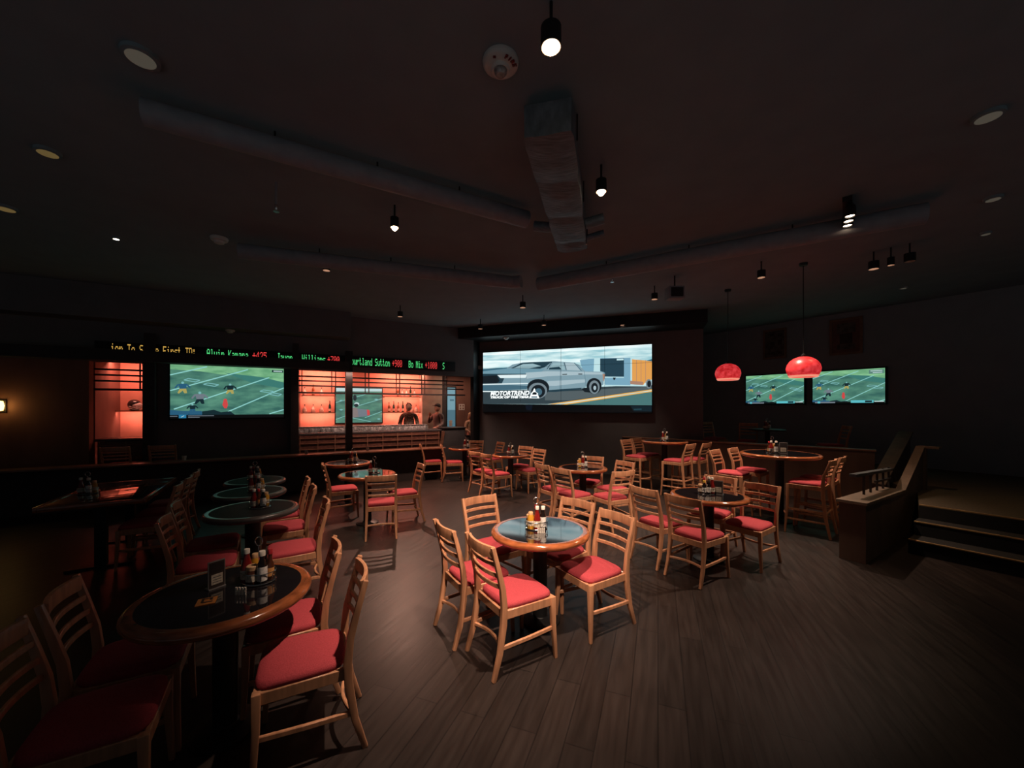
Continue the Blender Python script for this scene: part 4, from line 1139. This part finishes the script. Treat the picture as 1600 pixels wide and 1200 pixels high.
# ducts
def wrapped_duct():
    t = thing('air_duct', 'grey wrapped rectangular air duct running along the middle of the ceiling', 'air duct')
    a = Vector((0.25, 2.76, 3.70)); b = Vector((0.74, 4.80, 3.70))
    d = (b - a); n = 30
    s = Vector((d.y, -d.x, 0)).normalized()
    w, h = 0.36, 0.24
    mb = MB()
    rng = random.Random(3)
    for i in range(n + 1):
        q = a + d * (i / n)
        cyc = i % 9
        pinch = 0.018 if cyc == 0 else (0.006 if cyc in (1, 8) else 0.0)
        j = lambda k: rng.uniform(-k, k)
        hw = w / 2 - pinch * 0.6
        pts = [q - s * (hw + j(0.004)) + Vector((0, 0, 0.012 + j(0.004))), q - s * hw * 0.5 + Vector((0, 0, pinch - 0.012 + j(0.006))), q + Vector((0, 0, pinch - 0.018 + j(0.008))), q + s * hw * 0.5 + Vector((0, 0, pinch - 0.012 + j(0.006))),
               q + s * (hw + j(0.004)) + Vector((0, 0, 0.012 + j(0.004))), q + s * hw + Vector((0, 0, h)), q - s * hw + Vector((0, 0, h))]
        mb.v += [tuple(z) for z in pts]
    for i in range(n):
        for k in range(7):
            k2 = (k + 1) % 7
            mb.f.append((i*7+k, i*7+k2, i*7+7+k2, i*7+7+k)); mb.m.append(0)
    mb.f.append(tuple(reversed(range(7)))); mb.m.append(0)
    mb.f.append(tuple(n*7 + k for k in range(7))); mb.m.append(0)
    mb.build('trunk', M['duct'], t)
    for off, yy, sgn in ((0.76, 0.30, -1), (0.76, 0.30, 1), (0.93, 0.2, 1)):
        q = a + d * off
        c0 = q + s * sgn * (w / 2) + Vector((0, 0, 0.08)); c1 = c0 + s * sgn * 0.20 + Vector((0, 0, 0.04))
        MB().tube([c0, c1], 0.055 if off < 0.9 else 0.035, 12).build('side_branch', M['duct'], t)
    for off in (0.12, 0.55, 0.92):
        q = a + d * off
        for sg in (-1, 1):
            MB().tube([q + s * sg * 0.19 + Vector((0, 0, 0.1)), Vector((q.x, q.y, CEIL)) + s * sg * 0.19], 0.006, 6).build('hanger', M['black_metal'], t)
wrapped_duct()
def round_duct(pts, r, lab):
    t = thing('round_duct', lab, 'air duct')
    MB().tube(pts, r, 20).build('pipe', M['pipe'], t)
    for i in range(1, 4):
        q = Vector(pts[0]).lerp(Vector(pts[-1]), i / 4)
        q = min((Vector(p_) for p_ in pts), key=lambda c: (c - q).length)
        MB().tube([q, (q.x, q.y, CEIL)], 0.008, 6).build('hanger', M['black_metal'], t)
def seg(a, b, n=8): return [tuple(Vector(a).lerp(Vector(b), i / n)) for i in range(n + 1)]
round_duct(seg((-2.6, 2.75, 3.86), (0.16, 4.33, 3.86)), 0.09, 'dim round duct joining the wrapped air duct from the left')
round_duct(seg((-3.6, 5.15, 3.84), (0.0, 6.45, 3.84)) + [(0.15, 6.40, 3.84)], 0.10, 'dim round duct farther back, running toward the bar side')
round_duct(seg((0.45, 6.55, 3.84), (4.4, 4.15, 3.84)), 0.11, 'dim round duct running from the middle toward the stairs')

# ------------------------------------------------------------------ chairs and stools
def build_chair(tall):
    sh, bh = (0.72, 1.06) if tall else (0.46, 0.87)
    nm = 'bar_stool' if tall else 'dining_chair'
    t = thing(nm, '', 'bar stool' if tall else 'chair')
    w = 0.205; fw = 0.215
    # padded seat
    n = 24
    out = []
    for i in range(n):
        a = 2 * math.pi * i / n
        ca, sa = math.cos(a), math.sin(a)
        e = 0.38
        x = math.copysign(abs(ca) ** e, ca); y = math.copysign(abs(sa) ** e, sa)
        wd = 0.205 - 0.018 * (1 - (y + 1) / 2)
        out.append((x * wd, y * 0.205 + 0.012))
    mb = MB(); rows = ((0.97, sh - 0.030), (1.0, sh - 0.016), (0.985, sh - 0.002), (0.93, sh + 0.010), (0.75, sh + 0.017), (0.4, sh + 0.020))
    for sc2, z in rows:
        mb.v += [(x * sc2, y * sc2, z) for x, y in out]
    for r in range(len(rows) - 1):
        for i in range(n):
            j = (i + 1) % n
            mb.f.append((r*n+i, r*n+j, (r+1)*n+j, (r+1)*n+i)); mb.m.append(0)
    mb.f.append(tuple((len(rows)-1)*n + i for i in range(n))); mb.m.append(0)
    mb.f.append(tuple(reversed(range(n)))); mb.m.append(0)
    tag(mb.build('seat', M['cushion'], t), 'red upholstered seat')
    # apron
    ap = MB()
    zt = sh - 0.028
    ap.bar([(-0.19, 0.205, zt - 0.03), (0.19, 0.205, zt - 0.03)], (0, 0, 1), 0.06, 0.022)
    ap.bar([(-0.175, -0.195, zt - 0.03), (0.175, -0.195, zt - 0.03)], (0, 0, 1), 0.06, 0.022)
    for s in (-1, 1):
        ap.bar([(s * 0.196, 0.20, zt - 0.03), (s * 0.180, -0.20, zt - 0.03)], (0, 0, 1), 0.06, 0.022)
    ap.build('seat_frame', M['oak'], t, bevel=0.004, segs=1)
    for s in (-1, 1):
        MB().bar([(s * (fw if not tall else 0.222), 0.225 if tall else 0.212, 0), (s * 0.200, 0.200, sh * 0.55), (s * 0.196, 0.198, zt)], (1, 0, 0), [0.024, 0.034, 0.040], [0.024, 0.034, 0.040]).build('front_leg', M['oak'], t, bevel=0.006)
        k = sh
        MB().bar([(s * 0.195, -0.285, 0), (s * 0.190, -0.235, k * 0.35), (s * 0.186, -0.205, k * 0.75), (s * 0.186, -0.200, k), (s * 0.186, -0.212, k + 0.12), (s * 0.188, -0.245, k + (bh - k) * 0.62), (s * 0.190, -0.288, bh)],
                 (1, 0, 0), [0.026, 0.030, 0.034, 0.034, 0.032, 0.030, 0.028], [0.028, 0.036, 0.042, 0.042, 0.038, 0.033, 0.028]).build('rear_leg', M['oak'], t, bevel=0.006)
    def backy(z):
        f = (z - sh) / (bh - sh)
        return -0.200 - 0.012 * min(1, f * 3) - 0.080 * max(0, f - 0.12) ** 1.4
    def slat(z, hgt, th, bow):
        pts = []
        for i in range(11):
            u = i / 10 * 2 - 1
            pts.append((u * 0.180, backy(z) - bow * (1 - u * u), z))
        return MB().bar(pts, (0, 0, 1), hgt, th)
    slat(bh - 0.042, 0.078, 0.022, 0.035).build('top_rail', M['oak'], t, bevel=0.007)
    zs = (0.745, 0.668, 0.592) if not tall else (0.955, 0.895, 0.835)
    for z in zs:
        slat(z - (0.0), 0.030 if not tall else 0.026, 0.016, 0.030).build('slat', M['oak'], t, bevel=0.004, segs=1)
    if not tall:
        for s in (-1, 1):
            MB().bar([(s * 0.201, 0.20, 0.215), (s * 0.200, 0, 0.205), (s * 0.190, -0.232, 0.195)], (0, 0, 1), 0.028, 0.018).build('stretcher', M['oak'], t, bevel=0.004, segs=1)
        pts = [(u * 0.19 / 5, -0.232 - 0.0 + 0.05 * (1 - (u / 5) ** 2), 0.19) for u in range(-5, 6)]
        MB().bar(pts, (0, 0, 1), 0.024, 0.018).build('stretcher', M['oak'], t, bevel=0.004, segs=1)
    else:
        for s in (-1, 1):
            MB().bar([(s * 0.205, 0.21, 0.34), (s * 0.190, -0.24, 0.34)], (0, 0, 1), 0.030, 0.020).build('stretcher', M['oak'], t, bevel=0.004, segs=1)
            MB().bar([(s * 0.208, 0.212, 0.20), (s * 0.192, -0.262, 0.20)], (0, 0, 1), 0.026, 0.018).build('stretcher', M['oak'], t, bevel=0.004, segs=1)
        pts = [(u * 0.205 / 5, 0.215 + 0.055 * (1 - (u / 5) ** 2), 0.27) for u in range(-5, 6)]
        MB().bar(pts, (0, 0, 1), 0.024, 0.030).build('footrest', M['oak'], t, bevel=0.004, segs=1)
        MB().bar([(-0.19, -0.24, 0.34), (0.19, -0.24, 0.34)], (0, 0, 1), 0.028, 0.018).build('stretcher', M['oak'], t, bevel=0.004, segs=1)
    return t
PROTO = {}
def seat_at(x, y, fx, fy, label, group, tall=False, z=0.0):
    rz = math.atan2(-fx, fy)
    if tall not in PROTO:
        t = PROTO[tall] = build_chair(tall)
        t.location = (x, y, z); t.rotation_euler = (0, 0, rz)
        t['label'] = label; t['group'] = group
        return t
    return dup(PROTO[tall], (x, y, z), rz, label, group)

# each row: x, y, facing, which chair it is
CH = {
 'centre': ('chairs around the shiny centre table', [
   (0.015, 2.84, .84, .54, 'red-seated wooden chair in front of the centre table, its back to the camera'),
   (-0.285, 3.17, .85, .53, 'wooden chair half hidden behind the front chair of the centre table'),
   (-0.165, 3.77, .60, -.80, 'wooden chair facing the camera behind the left of the centre table'),
   (0.44, 3.66, -.735, -.68, 'wooden chair tucked deepest under the far edge of the centre table'),
   (0.662, 3.23, -.856, -.518, 'wooden chair with the shadowed red seat right of the centre table')]),
 'right': ('chairs around the table right of centre', [
   (1.73, 4.555, .87, .49, 'wooden chair seen from behind, outer one left of the second-nearest right-hand table'),
   (1.965, 4.13, .83, .56, 'wooden chair nearest the camera at the table right of centre, bright red seat'),
   (2.73, 4.48, -.83, -.55, 'wooden chair with half shadowed seat, right of the table right of centre'),
   (2.53, 4.95, -.75, -.66, 'wooden chair mostly hidden at the far side of the table right of centre')]),
 'mid': ('chairs around the table behind the centre one', [
   (0.72, 6.40, .85, .5, 'wooden chair at outer left of the table directly behind the centre one'),
   (0.945, 5.98, .80, .60, 'wooden chair with back turned, front left of the table behind the centre one'),
   (1.475, 5.83, -.42, .90, 'wooden chair with bright slats, front right of the table behind the centre one'),
   (1.66, 6.42, -.85, -.5, 'wooden chair right of the table behind the centre one, hidden behind another'),
   (1.36, 6.98, -.5, -.86, 'wooden chair at the far side of the table behind the centre one')]),
 'screen': ('chairs around the table below the video wall', [
   (-0.57, 8.20, .75, .66, 'outer left wooden chair at the table below the video wall'),
   (-0.30, 7.80, .80, .60, 'front left wooden chair with red seat at the table below the video wall'),
   (0.38, 8.31, -.80, -.58, 'right-hand wooden chair facing out at the table below the video wall'),
   (0.16, 8.85, -.6, -.8, 'far wooden chair partly hidden at the table below the video wall')]),
 'bar': ('chairs around the table at the bar corner', [
   (-1.98, 9.67, .95, .30, 'outer left wooden chair at the far table beside the bar end'),
   (-1.43, 9.49, .97, .24, 'front wooden chair with red seat at the far table beside the bar end'),
   (-1.02, 10.35, -.2, -.98, 'wooden chair behind the far table beside the bar end'),
   (-0.53, 10.03, -.85, -.5, 'right-hand wooden chair at the far table beside the bar end')]),
 'pale': ('chairs around the pale glossy table', [
   (-1.83, 5.48, -.30, .95, 'wooden chair with its back to the camera at the pale glossy table'),
   (-1.70, 6.12, -.88, -.47, 'wooden chair on the aisle side of the pale glossy table'),
   (-2.78, 6.40, .85, .5, 'wooden chair with bright red seat on the wall side of the pale glossy table')]),
 'row': ('chairs along the row of black tables', [
   (-2.07, 3.70, -.86, -.51, 'wooden chair on the aisle side of the black table row, nearest of three'),
   (-2.53, 4.36, -.86, -.51, 'wooden chair on the aisle side of the black table row, middle of three'),
   (-2.86, 4.86, -.86, -.51, 'wooden chair on the aisle side of the black table row, farthest of three'),
   (-2.63, 3.36, .86, .51, 'dim wooden chair with dark red seat, front inner side of the black table row'),
   (-2.95, 3.84, .86, .51, 'dim wooden chair with dark red seat, second on inner side of the black row')]),
 'near': ('chairs around the large near table', [
   (-1.11, 2.10, -.90, -.43, 'largest wooden chair, red seat, standing nearest the camera at the near left table'),
   (-1.42, 2.47, -.88, -.47, 'wooden chair tucked behind the largest chair at the near left table'),
   (-2.02, 2.10, .86, .51, 'nearly black chair at the far inner side of the near left table'),
   (-1.79, 1.68, .86, .51, 'nearly black chair in the lower left corner, before the near left table')]),
 'square': ('dim chairs along the dark rectangular table', [
   (-4.22, 4.52, -.86, -.51, 'dim chair with dark red seat, first along the dark rectangular table'),
   (-4.48, 4.98, -.86, -.51, 'dim chair, second along the dark rectangular table'),
   (-4.76, 5.45, -.86, -.51, 'dim chair, third along the dark rectangular table')]),
}
for key, (grp, rows) in CH.items():
    for x, y, fx, fy, lab in rows:
        l = math.hypot(fx, fy)
        seat_at(x, y, fx / l, fy / l, lab, grp)
ST = [
 (2.72, 8.50, .65, -.76, 'outer left bar stool at the farther high table', 'stools at the farther high table', 0),
 (3.08, 8.88, .65, -.76, 'second left bar stool, behind, at the farther high table', 'stools at the farther high table', 0),
 (3.32, 7.85, -.65, .76, 'front right bar stool with bright red seat at the farther high table', 'stools at the farther high table', 0),
 (3.76, 8.10, -.65, .76, 'rear right bar stool at the farther high table, nearest the low wall', 'stools at the farther high table', 0),
 (3.60, 6.38, .65, -.76, 'outer left bar stool at the nearer high table', 'stools at the nearer high table', 0),
 (4.08, 6.68, .65, -.76, 'inner left bar stool with shadowed seat at the nearer high table', 'stools at the nearer high table', 0),
 (4.22, 5.56, -.65, .76, 'front right bar stool with bright red seat at the nearer high table', 'stools at the nearer high table', 0),
 (4.62, 5.88, -.65, .76, 'outermost right bar stool at the nearer high table, by the stairs', 'stools at the nearer high table', 0),
]
for x, y, fx, fy, lab, g, z in ST:
    seat_at(x, y, fx, fy, lab, g, True, z)
# dim stools standing behind the ledge, before the bar
for s, lab in ((-2.75, 'very dim bar stool before the red niche, backrest above the ledge'), (-2.10, 'very dim bar stool below the left television, backrest above the ledge')):
    q = bpt(s, 9.93)
    seat_at(q.x, q.y, BN.x, BN.y, lab, 'dim stools behind the ledge', True)
# seating on the raised floor
for x, y, fx, fy, lab in ((4.95, 9.85, .9, -.3, 'dim chair on the raised floor, closest to the video wall'), (5.75, 9.55, -.6, -.8, 'dim chair on the raised floor below the smaller far television'),
                          (6.95, 8.50, -.9, .3, 'dim chair on the raised floor below the wider far television'), (5.35, 10.3, .3, -.9, 'faint chair on the raised floor, behind the others')):
    l = math.hypot(fx, fy)
    seat_at(x, y, fx / l, fy / l, lab, 'dim chairs on the raised floor', False, 0.51)

# ------------------------------------------------------------------ tables
TB = {}
def build_table(r, h, label, loc, plain=False):
    t = thing('high_table' if h > 0.9 else 'round_table', label, 'table', loc, 0, 'high round tables' if h > 0.9 else 'round dining tables')
    top = [(0, h), (r - 0.05, h), (r - 0.048, h - 0.03), (0, h - 0.03)]
    tag(MB().lathe(top, 56).build('tabletop', M['plain_top' if plain else 'gloss_top'], t), 'black tabletop' if plain else 'glossy black tabletop')
    rim = []
    for k in range(13):
        a = math.radians(95 - 190 * k / 12)
        rim.append((r - 0.030 + 0.030 * math.cos(a), h - 0.026 + 0.028 * math.sin(a)))
    rim = [(r - 0.055, h + 0.001)] + rim + [(r - 0.055, h - 0.054), (r - 0.055, h + 0.001)]
    tag(MB().lathe(rim, 56).build('rim', M['plain_rim' if plain else 'rim'], t), 'thin rounded black rim' if plain else 'thick rounded varnished wood rim')
    MB().lathe([(0, h - 0.03), (0.17, h - 0.032), (0.17, h - 0.05), (0.06, h - 0.06), (0.058, 0.045), (0.075, 0.03), (0, 0.03)], 28).build('column', M['black_metal'], t)
    MB().lathe([(0, 0), (0.165, 0), (0.165, 0.014), (0.14, 0.028), (0.07, 0.040), (0, 0.040)], 36).build('base', M['black_metal'], t)
    return t
TABLES = {
 'centre': (0.235, 3.27, 0.41, 0.76, 'centre round table reflecting the blue video wall', 'on the centre table'),
 'near': (-1.585, 2.16, 0.425, 0.76, 'largest round table, near left, with a varnished wood rim', 'on the near left table'),
 'right': (2.30, 4.57, 0.42, 0.76, 'round table right of the centre one, dark top', 'on the table right of centre'),
 'mid': (1.20, 6.62, 0.41, 0.76, 'round table directly behind the centre one', 'on the table behind the centre'),
 'screen': (-0.03, 8.45, 0.40, 0.76, 'round table below the truck end of the video wall', 'on the table below the video wall'),
 'bar': (-1.20, 9.88, 0.41, 0.76, 'far round table beside the end of the bar', 'on the far table by the bar'),
 'pale': (-2.22, 6.00, 0.42, 0.76, 'round table with pale reflection, left of the aisle', 'on the pale glossy table'),
 'ledge': (-3.03, 7.20, 0.40, 0.76, 'round table just before the bar ledge, behind the pale one', 'on the table before the ledge'),
 'row1': (-2.60, 3.92, 0.41, 0.76, 'front round table of the black row on the left', 'on the front black-row table'),
 'row2': (-3.16, 4.72, 0.38, 0.76, 'middle round table of the black row on the left', 'on the middle black-row table'),
 'row3': (-3.58, 5.45, 0.37, 0.76, 'farthest round table of the black row on the left', 'on the farthest black-row table'),
 'high1': (3.28, 8.40, 0.48, 1.06, 'farther high table between four bar stools', 'on the farther high table'),
 'high2': (4.18, 6.10, 0.54, 1.06, 'nearer high table between four bar stools', 'on the nearer high table'),
}
for k, (x, y, r, h, lab, on) in TABLES.items():
    build_table(r, h, lab, (x, y, 0), k.startswith('row'))
# high tables on the raised floor and the dark rectangular table
rt = thing('high_table', 'dim high table on the raised floor beyond the low wall', 'table', (6.05, 9.25, 0.51))
MB().lathe([(0, 0.75), (0.36, 0.75), (0.38, 0.735), (0.36, 0.715), (0, 0.715)], 40).build('tabletop', M['dark_wood'], rt)
MB().lathe([(0.05, 0.72), (0.05, 0.03), (0.06, 0.03), (0, 0.03)], 20).build('column', M['black_metal'], rt)
MB().lathe([(0, 0), (0.24, 0), (0.24, 0.015), (0.05, 0.035), (0, 0.035)], 28).build('base', M['black_metal'], rt)
qt = thing('rectangular_table', 'dark glossy rectangular table reflecting the red niche', 'table', (-4.83, 4.78, 0), math.atan2(0.86, -0.51))
MB().box((0, 0, 0.735), (1.45, 0.80, 0.04)).build('tabletop', M['gloss_top'], qt, bevel=0.004)
ed = MB()
for dx, dy, sx, sy in ((0, -0.415, 1.50, 0.03), (0, 0.415, 1.50, 0.03), (-0.737, 0, 0.03, 0.80), (0.737, 0, 0.03, 0.80)):
    ed.box((dx, dy, 0.737), (sx, sy, 0.052))
ed.build('edge_band', M['rim'], qt, bevel=0.006)
for dx in (-0.5, 0.5):
    MB().box((dx, 0, 0.36), (0.09, 0.09, 0.71)).build('leg', M['black_metal'], qt)
    MB().box((dx, 0, 0.012), (0.10, 0.55, 0.024)).build('foot', M['black_metal'], qt)

# ------------------------------------------------------------------ condiment caddies and what stands in them
def build_caddy():
    t = thing('condiment_caddy', '', 'caddy')
    fr_ = MB()
    n = 28
    ring = lambda r, z: [(r * math.cos(2*math.pi*i/n), r * 0.8 * math.sin(2*math.pi*i/n), z) for i in range(n)]
    fr_.tube(ring(0.092, 0.006), 0.0028, 6, closed=True)
    fr_.tube(ring(0.096, 0.062), 0.0028, 6, closed=True)
    for i in range(8):
        a = 2 * math.pi * i / 8
        fr_.tube([(0.092 * math.cos(a), 0.0736 * math.sin(a), 0.006), (0.096 * math.cos(a), 0.0768 * math.sin(a), 0.062)], 0.0022, 5)
    fr_.tube([(-0.092, 0, 0.006), (0.092, 0, 0.006)], 0.0028, 6)
    fr_.build('wire_frame', M['chrome'], t)
    MB().lathe([(0, 0.002), (0.088, 0.002), (0.088, 0.005), (0, 0.005)], 28).build('tray', M['black_metal'], t)
    hn = MB()
    hn.tube([(0, 0, 0.004), (0, 0, 0.205)], 0.003, 6)
    hn.tube([(0.026 * math.sin(2*math.pi*i/20), 0, 0.231 - 0.026 * math.cos(2*math.pi*i/20)) for i in range(20)], 0.003, 6, closed=True)
    hn.build('handle', M['chrome'], t)
    return t
def build_bottle(kind):
    spec = {
     'ketchup_bottle': ([(0, 0), (0.029, 0), (0.031, 0.01), (0.031, 0.085), (0.022, 0.115), (0.014, 0.150), (0.013, 0.165), (0, 0.165)], 'ketchup', 'cap_white', (0.0155, 0.163, 0.190), 'label', (0.0318, 0.022, 0.072)),
     'mustard_bottle': ([(0, 0), (0.025, 0), (0.027, 0.01), (0.027, 0.095), (0.020, 0.118), (0, 0.118)], 'mustard', 'cap_tan', (0.020, 0.116, 0.142), 'label', (0.0278, 0.030, 0.070)),
     'steak_sauce_bottle': ([(0, 0), (0.025, 0), (0.026, 0.01), (0.026, 0.105), (0.014, 0.135), (0.0125, 0.160), (0, 0.160)], 'sauce_dark', 'cap_white', (0.017, 0.158, 0.186), 'label_white', (0.0268, 0.018, 0.098)),
     'hot_sauce_bottle': ([(0, 0), (0.020, 0), (0.021, 0.01), (0.021, 0.085), (0.011, 0.115), (0.010, 0.150), (0, 0.150)], 'sauce_brown', 'cap_red', (0.0135, 0.148, 0.178), 'orange_label', (0.0218, 0.022, 0.070)),
     'pepper_sauce_bottle': ([(0, 0), (0.020, 0), (0.021, 0.008), (0.021, 0.090), (0.011, 0.112), (0.010, 0.135), (0, 0.135)], 'sauce_dark', 'cap_black', (0.0125, 0.133, 0.160), 'label_white', (0.0218, 0.020, 0.080)),
     'relish_jar': ([(0, 0), (0.030, 0), (0.033, 0.01), (0.033, 0.070), (0.028, 0.082), (0, 0.082)], 'sauce_brown', 'cap_tan', (0.031, 0.080, 0.104), 'label', (0.0338, 0.018, 0.060)),
     'yellow_sauce_bottle': ([(0, 0), (0.022, 0), (0.023, 0.01), (0.023, 0.095), (0.012, 0.120), (0.011, 0.135), (0, 0.135)], 'sauce_dark', 'cap_yellow', (0.016, 0.133, 0.158), 'label_white', (0.0238, 0.022, 0.075)),
    }[kind]
    t = thing(kind, '', 'bottle' if 'jar' not in kind else 'jar')
    MB().lathe(spec[0], 18).build('body', M[spec[1]], t)
    r, z0, z1 = spec[3]
    MB().lathe([(0, z0), (r, z0), (r, z1 - 0.004), (r * 0.85, z1), (0, z1)], 16).build('cap', M[spec[2]], t)
    r, z0, z1 = spec[5]
    MB().lathe([(r, z0), (r, z1)], 18).build('paper_label', M[spec[4]], t)
    return t
SLOT = [(-0.052, -0.030), (0.0, -0.044), (0.052, -0.030), (0.053, 0.026), (0.004, 0.043), (-0.050, 0.028)]
WORD = {'ketchup_bottle': 'red ketchup bottle with white cap', 'mustard_bottle': 'yellow mustard bottle with tan cap', 'steak_sauce_bottle': 'dark steak sauce bottle with white cap',
        'hot_sauce_bottle': 'slim hot sauce bottle with red cap', 'pepper_sauce_bottle': 'slim dark sauce bottle with black cap', 'relish_jar': 'squat brown relish jar with tan lid', 'yellow_sauce_bottle': 'dark sauce bottle with yellow cap'}
FULL = ['mustard_bottle', 'ketchup_bottle', 'steak_sauce_bottle', 'pepper_sauce_bottle', 'hot_sauce_bottle', 'relish_jar']
NEAR = ['ketchup_bottle', 'relish_jar', 'steak_sauce_bottle', 'hot_sauce_bottle', 'pepper_sauce_bottle', 'mustard_bottle']
RIGHT = ['yellow_sauce_bottle', 'pepper_sauce_bottle', 'ketchup_bottle', 'steak_sauce_bottle', 'hot_sauce_bottle', 'relish_jar']
FOUR = ['ketchup_bottle', 'steak_sauce_bottle', 'mustard_bottle', 'hot_sauce_bottle']
SLOT4 = [(-0.048, -0.028), (0.035, -0.036), (0.046, 0.028), (-0.025, 0.036)]
BOT = {}; CAD = [None]
def condiments(key, dx, dy, rz, kinds, z=None, on=None, xy=None):
    if xy is None:
        x, y, r, h, lab, on = TABLES[key]; z = h + 0.001
    else:
        x, y = xy
    loc = (x + dx, y + dy, z)
    lab = 'chrome wire condiment caddy ' + on
    if CAD[0] is None:
        CAD[0] = t = build_caddy(); t.location = loc; t.rotation_euler = (0, 0, rz); t['label'] = lab; t['group'] = 'condiment caddies on the tables'
    else:
        dup(CAD[0], loc, rz, lab, 'condiment caddies on the tables')
    sl = SLOT if len(kinds) > 4 else SLOT4
    for (sx, sy), kd_ in zip(sl, kinds):
        bx = loc[0] + sx * math.cos(rz) - sy * math.sin(rz); by = loc[1] + sx * math.sin(rz) + sy * math.cos(rz)
        lb = f'{WORD[kd_]} in caddy {on}'; bl = (bx, by, z + 0.0052)
        if kd_ not in BOT:
            BOT[kd_] = t = build_bottle(kd_); t.location = bl; t['label'] = lb; t['group'] = 'condiments ' + on
        else:
            dup(BOT[kd_], bl, 0, lb, 'condiments ' + on)
condiments('centre', -0.03, 0.02, 0.1, FULL)
condiments('near', 0.10, 0.13, -0.2, NEAR)
condiments('right', -0.01, 0.03, 0.2, RIGHT)
condiments('mid', 0.0, 0.03, 0.0, FULL)
condiments('screen', 0.0, 0.0, 0.3, FOUR)
condiments('bar', 0.05, 0.0, 0.1, FOUR)
condiments('pale', 0.10, 0.02, 0.0, ['ketchup_bottle', 'pepper_sauce_bottle'])
condiments('ledge', 0.08, 0.05, 0.4, FOUR)
condiments('row1', 0.04, 0.05, 0.3, FOUR)
condiments('row2', 0.06, 0.02, 0.2, FOUR)
condiments('row3', -0.02, 0.02, 0.5, FOUR)
condiments('high1', 0.0, 0.0, 0.1, FOUR)
condiments('high2', -0.10, 0.02, 0.2, FOUR)
condiments(None, 0.0, 0.0, 0.2, FOUR, z=0.51 + 0.751, on='on the raised floor table', xy=(6.02, 9.22))
condiments(None, 0.0, 0.0, 0.2, FOUR, z=0.756, on='on the dark rectangular table', xy=(-5.02, 4.62))

# sweetener packets lying in a small stack beside the caddies
def packets(x, y, z, lab):
    mb = MB()
    for k in range(4):
        mb.box((-0.024 + 0.016 * k, 0, 0.011), (0.010, 0.006, 0.022))
        mb.box((-0.024 + 0.016 * k, 0.001, 0.033), (0.010, 0.006, 0.018))
    tag(mb.build('sweetener_holder', M['cap_white'], loc=(x, y, z)), lab, 'sweetener packets', 'sweetener packets beside the caddies')
packets(0.235, 3.155, 0.761, 'small white sweetener packets standing before the caddy on the centre table')
packets(-1.47, 2.115, 0.761, 'small white sweetener packets standing before the caddy on the near left table')

# table cards
def card(x, y, z, rz, w, h, lab):
    t = thing('menu_card', lab, 'menu card', (x, y, z), rz, 'upright menu cards on tables')
    MB().box((0, 0, h / 2), (w, 0.006, h)).box((0, 0.012, 0.003), (w, 0.05, 0.006)).build('stand', M['acrylic'], t)
    a = MB(); a.box((0, -0.0042, h / 2), (w * 0.9, 0.002, h * 0.92), 0); a.box((0, -0.0058, h * 0.75), (w * 0.8, 0.001, h * 0.30), 1)
    a.box((0, -0.0058, h * 0.34), (w * 0.66, 0.001, h * 0.36), 2)
    for k in range(3):
        a.box((0, -0.0064, h * (0.24 + 0.09 * k)), (w * 0.5, 0.0006, h * 0.02), 1)
    a.build('printed_sheet', [M['dark_wood'], M['ink'], M['label']], t)
card(-1.665, 2.20, 0.761, math.radians(62), 0.085, 0.155, 'upright menu card standing beside the caddy on the near left table')
card(2.41, 4.56, 0.761, math.radians(-38), 0.10, 0.16, 'upright menu card in a clear stand on the table right of centre')
card(4.21, 6.06, 1.061, math.radians(-25), 0.11, 0.17, 'upright menu card beside the caddy on the nearer high table')
co = MB(); co.box((0, 0, 0.0015), (0.085, 0.085, 0.003), 0)
for dx, dy, sx, sy in ((-0.018, 0.012, 0.012, 0.05), (0.004, -0.014, 0.045, 0.011), (0.018, 0.02, 0.012, 0.03), (0.0, 0.028, 0.03, 0.010)):
    co.box((dx, dy, 0.0034), (sx, sy, 0.0008), 1)
tag(co.build('coaster', [M['coaster'], M['ink']], loc=(-1.600, 2.045, 0.761), rz=0.5), 'square orange card coaster lying on the near left table', 'coaster')

# small things on the ledge
def cup(s, lab, m):
    t = MB().lathe([(0, 0.0), (0.030, 0.0), (0.038, 0.085), (0.034, 0.085), (0.027, 0.006), (0, 0.006)], 16).build('drinking_cup', M[m], loc=bpt(s, 9.50, 0.7705))
    tag(t, lab, 'cup', 'cups left on the bar ledge')
cup(-1.75, 'small white cup alone on the ledge below the left television', 'white_plastic')
cup(0.30, 'small clear glass on the ledge where the panelled bar front begins', 'glass')
cup(1.55, 'small clear glass at the middle of the ledge before the bar', 'glass')
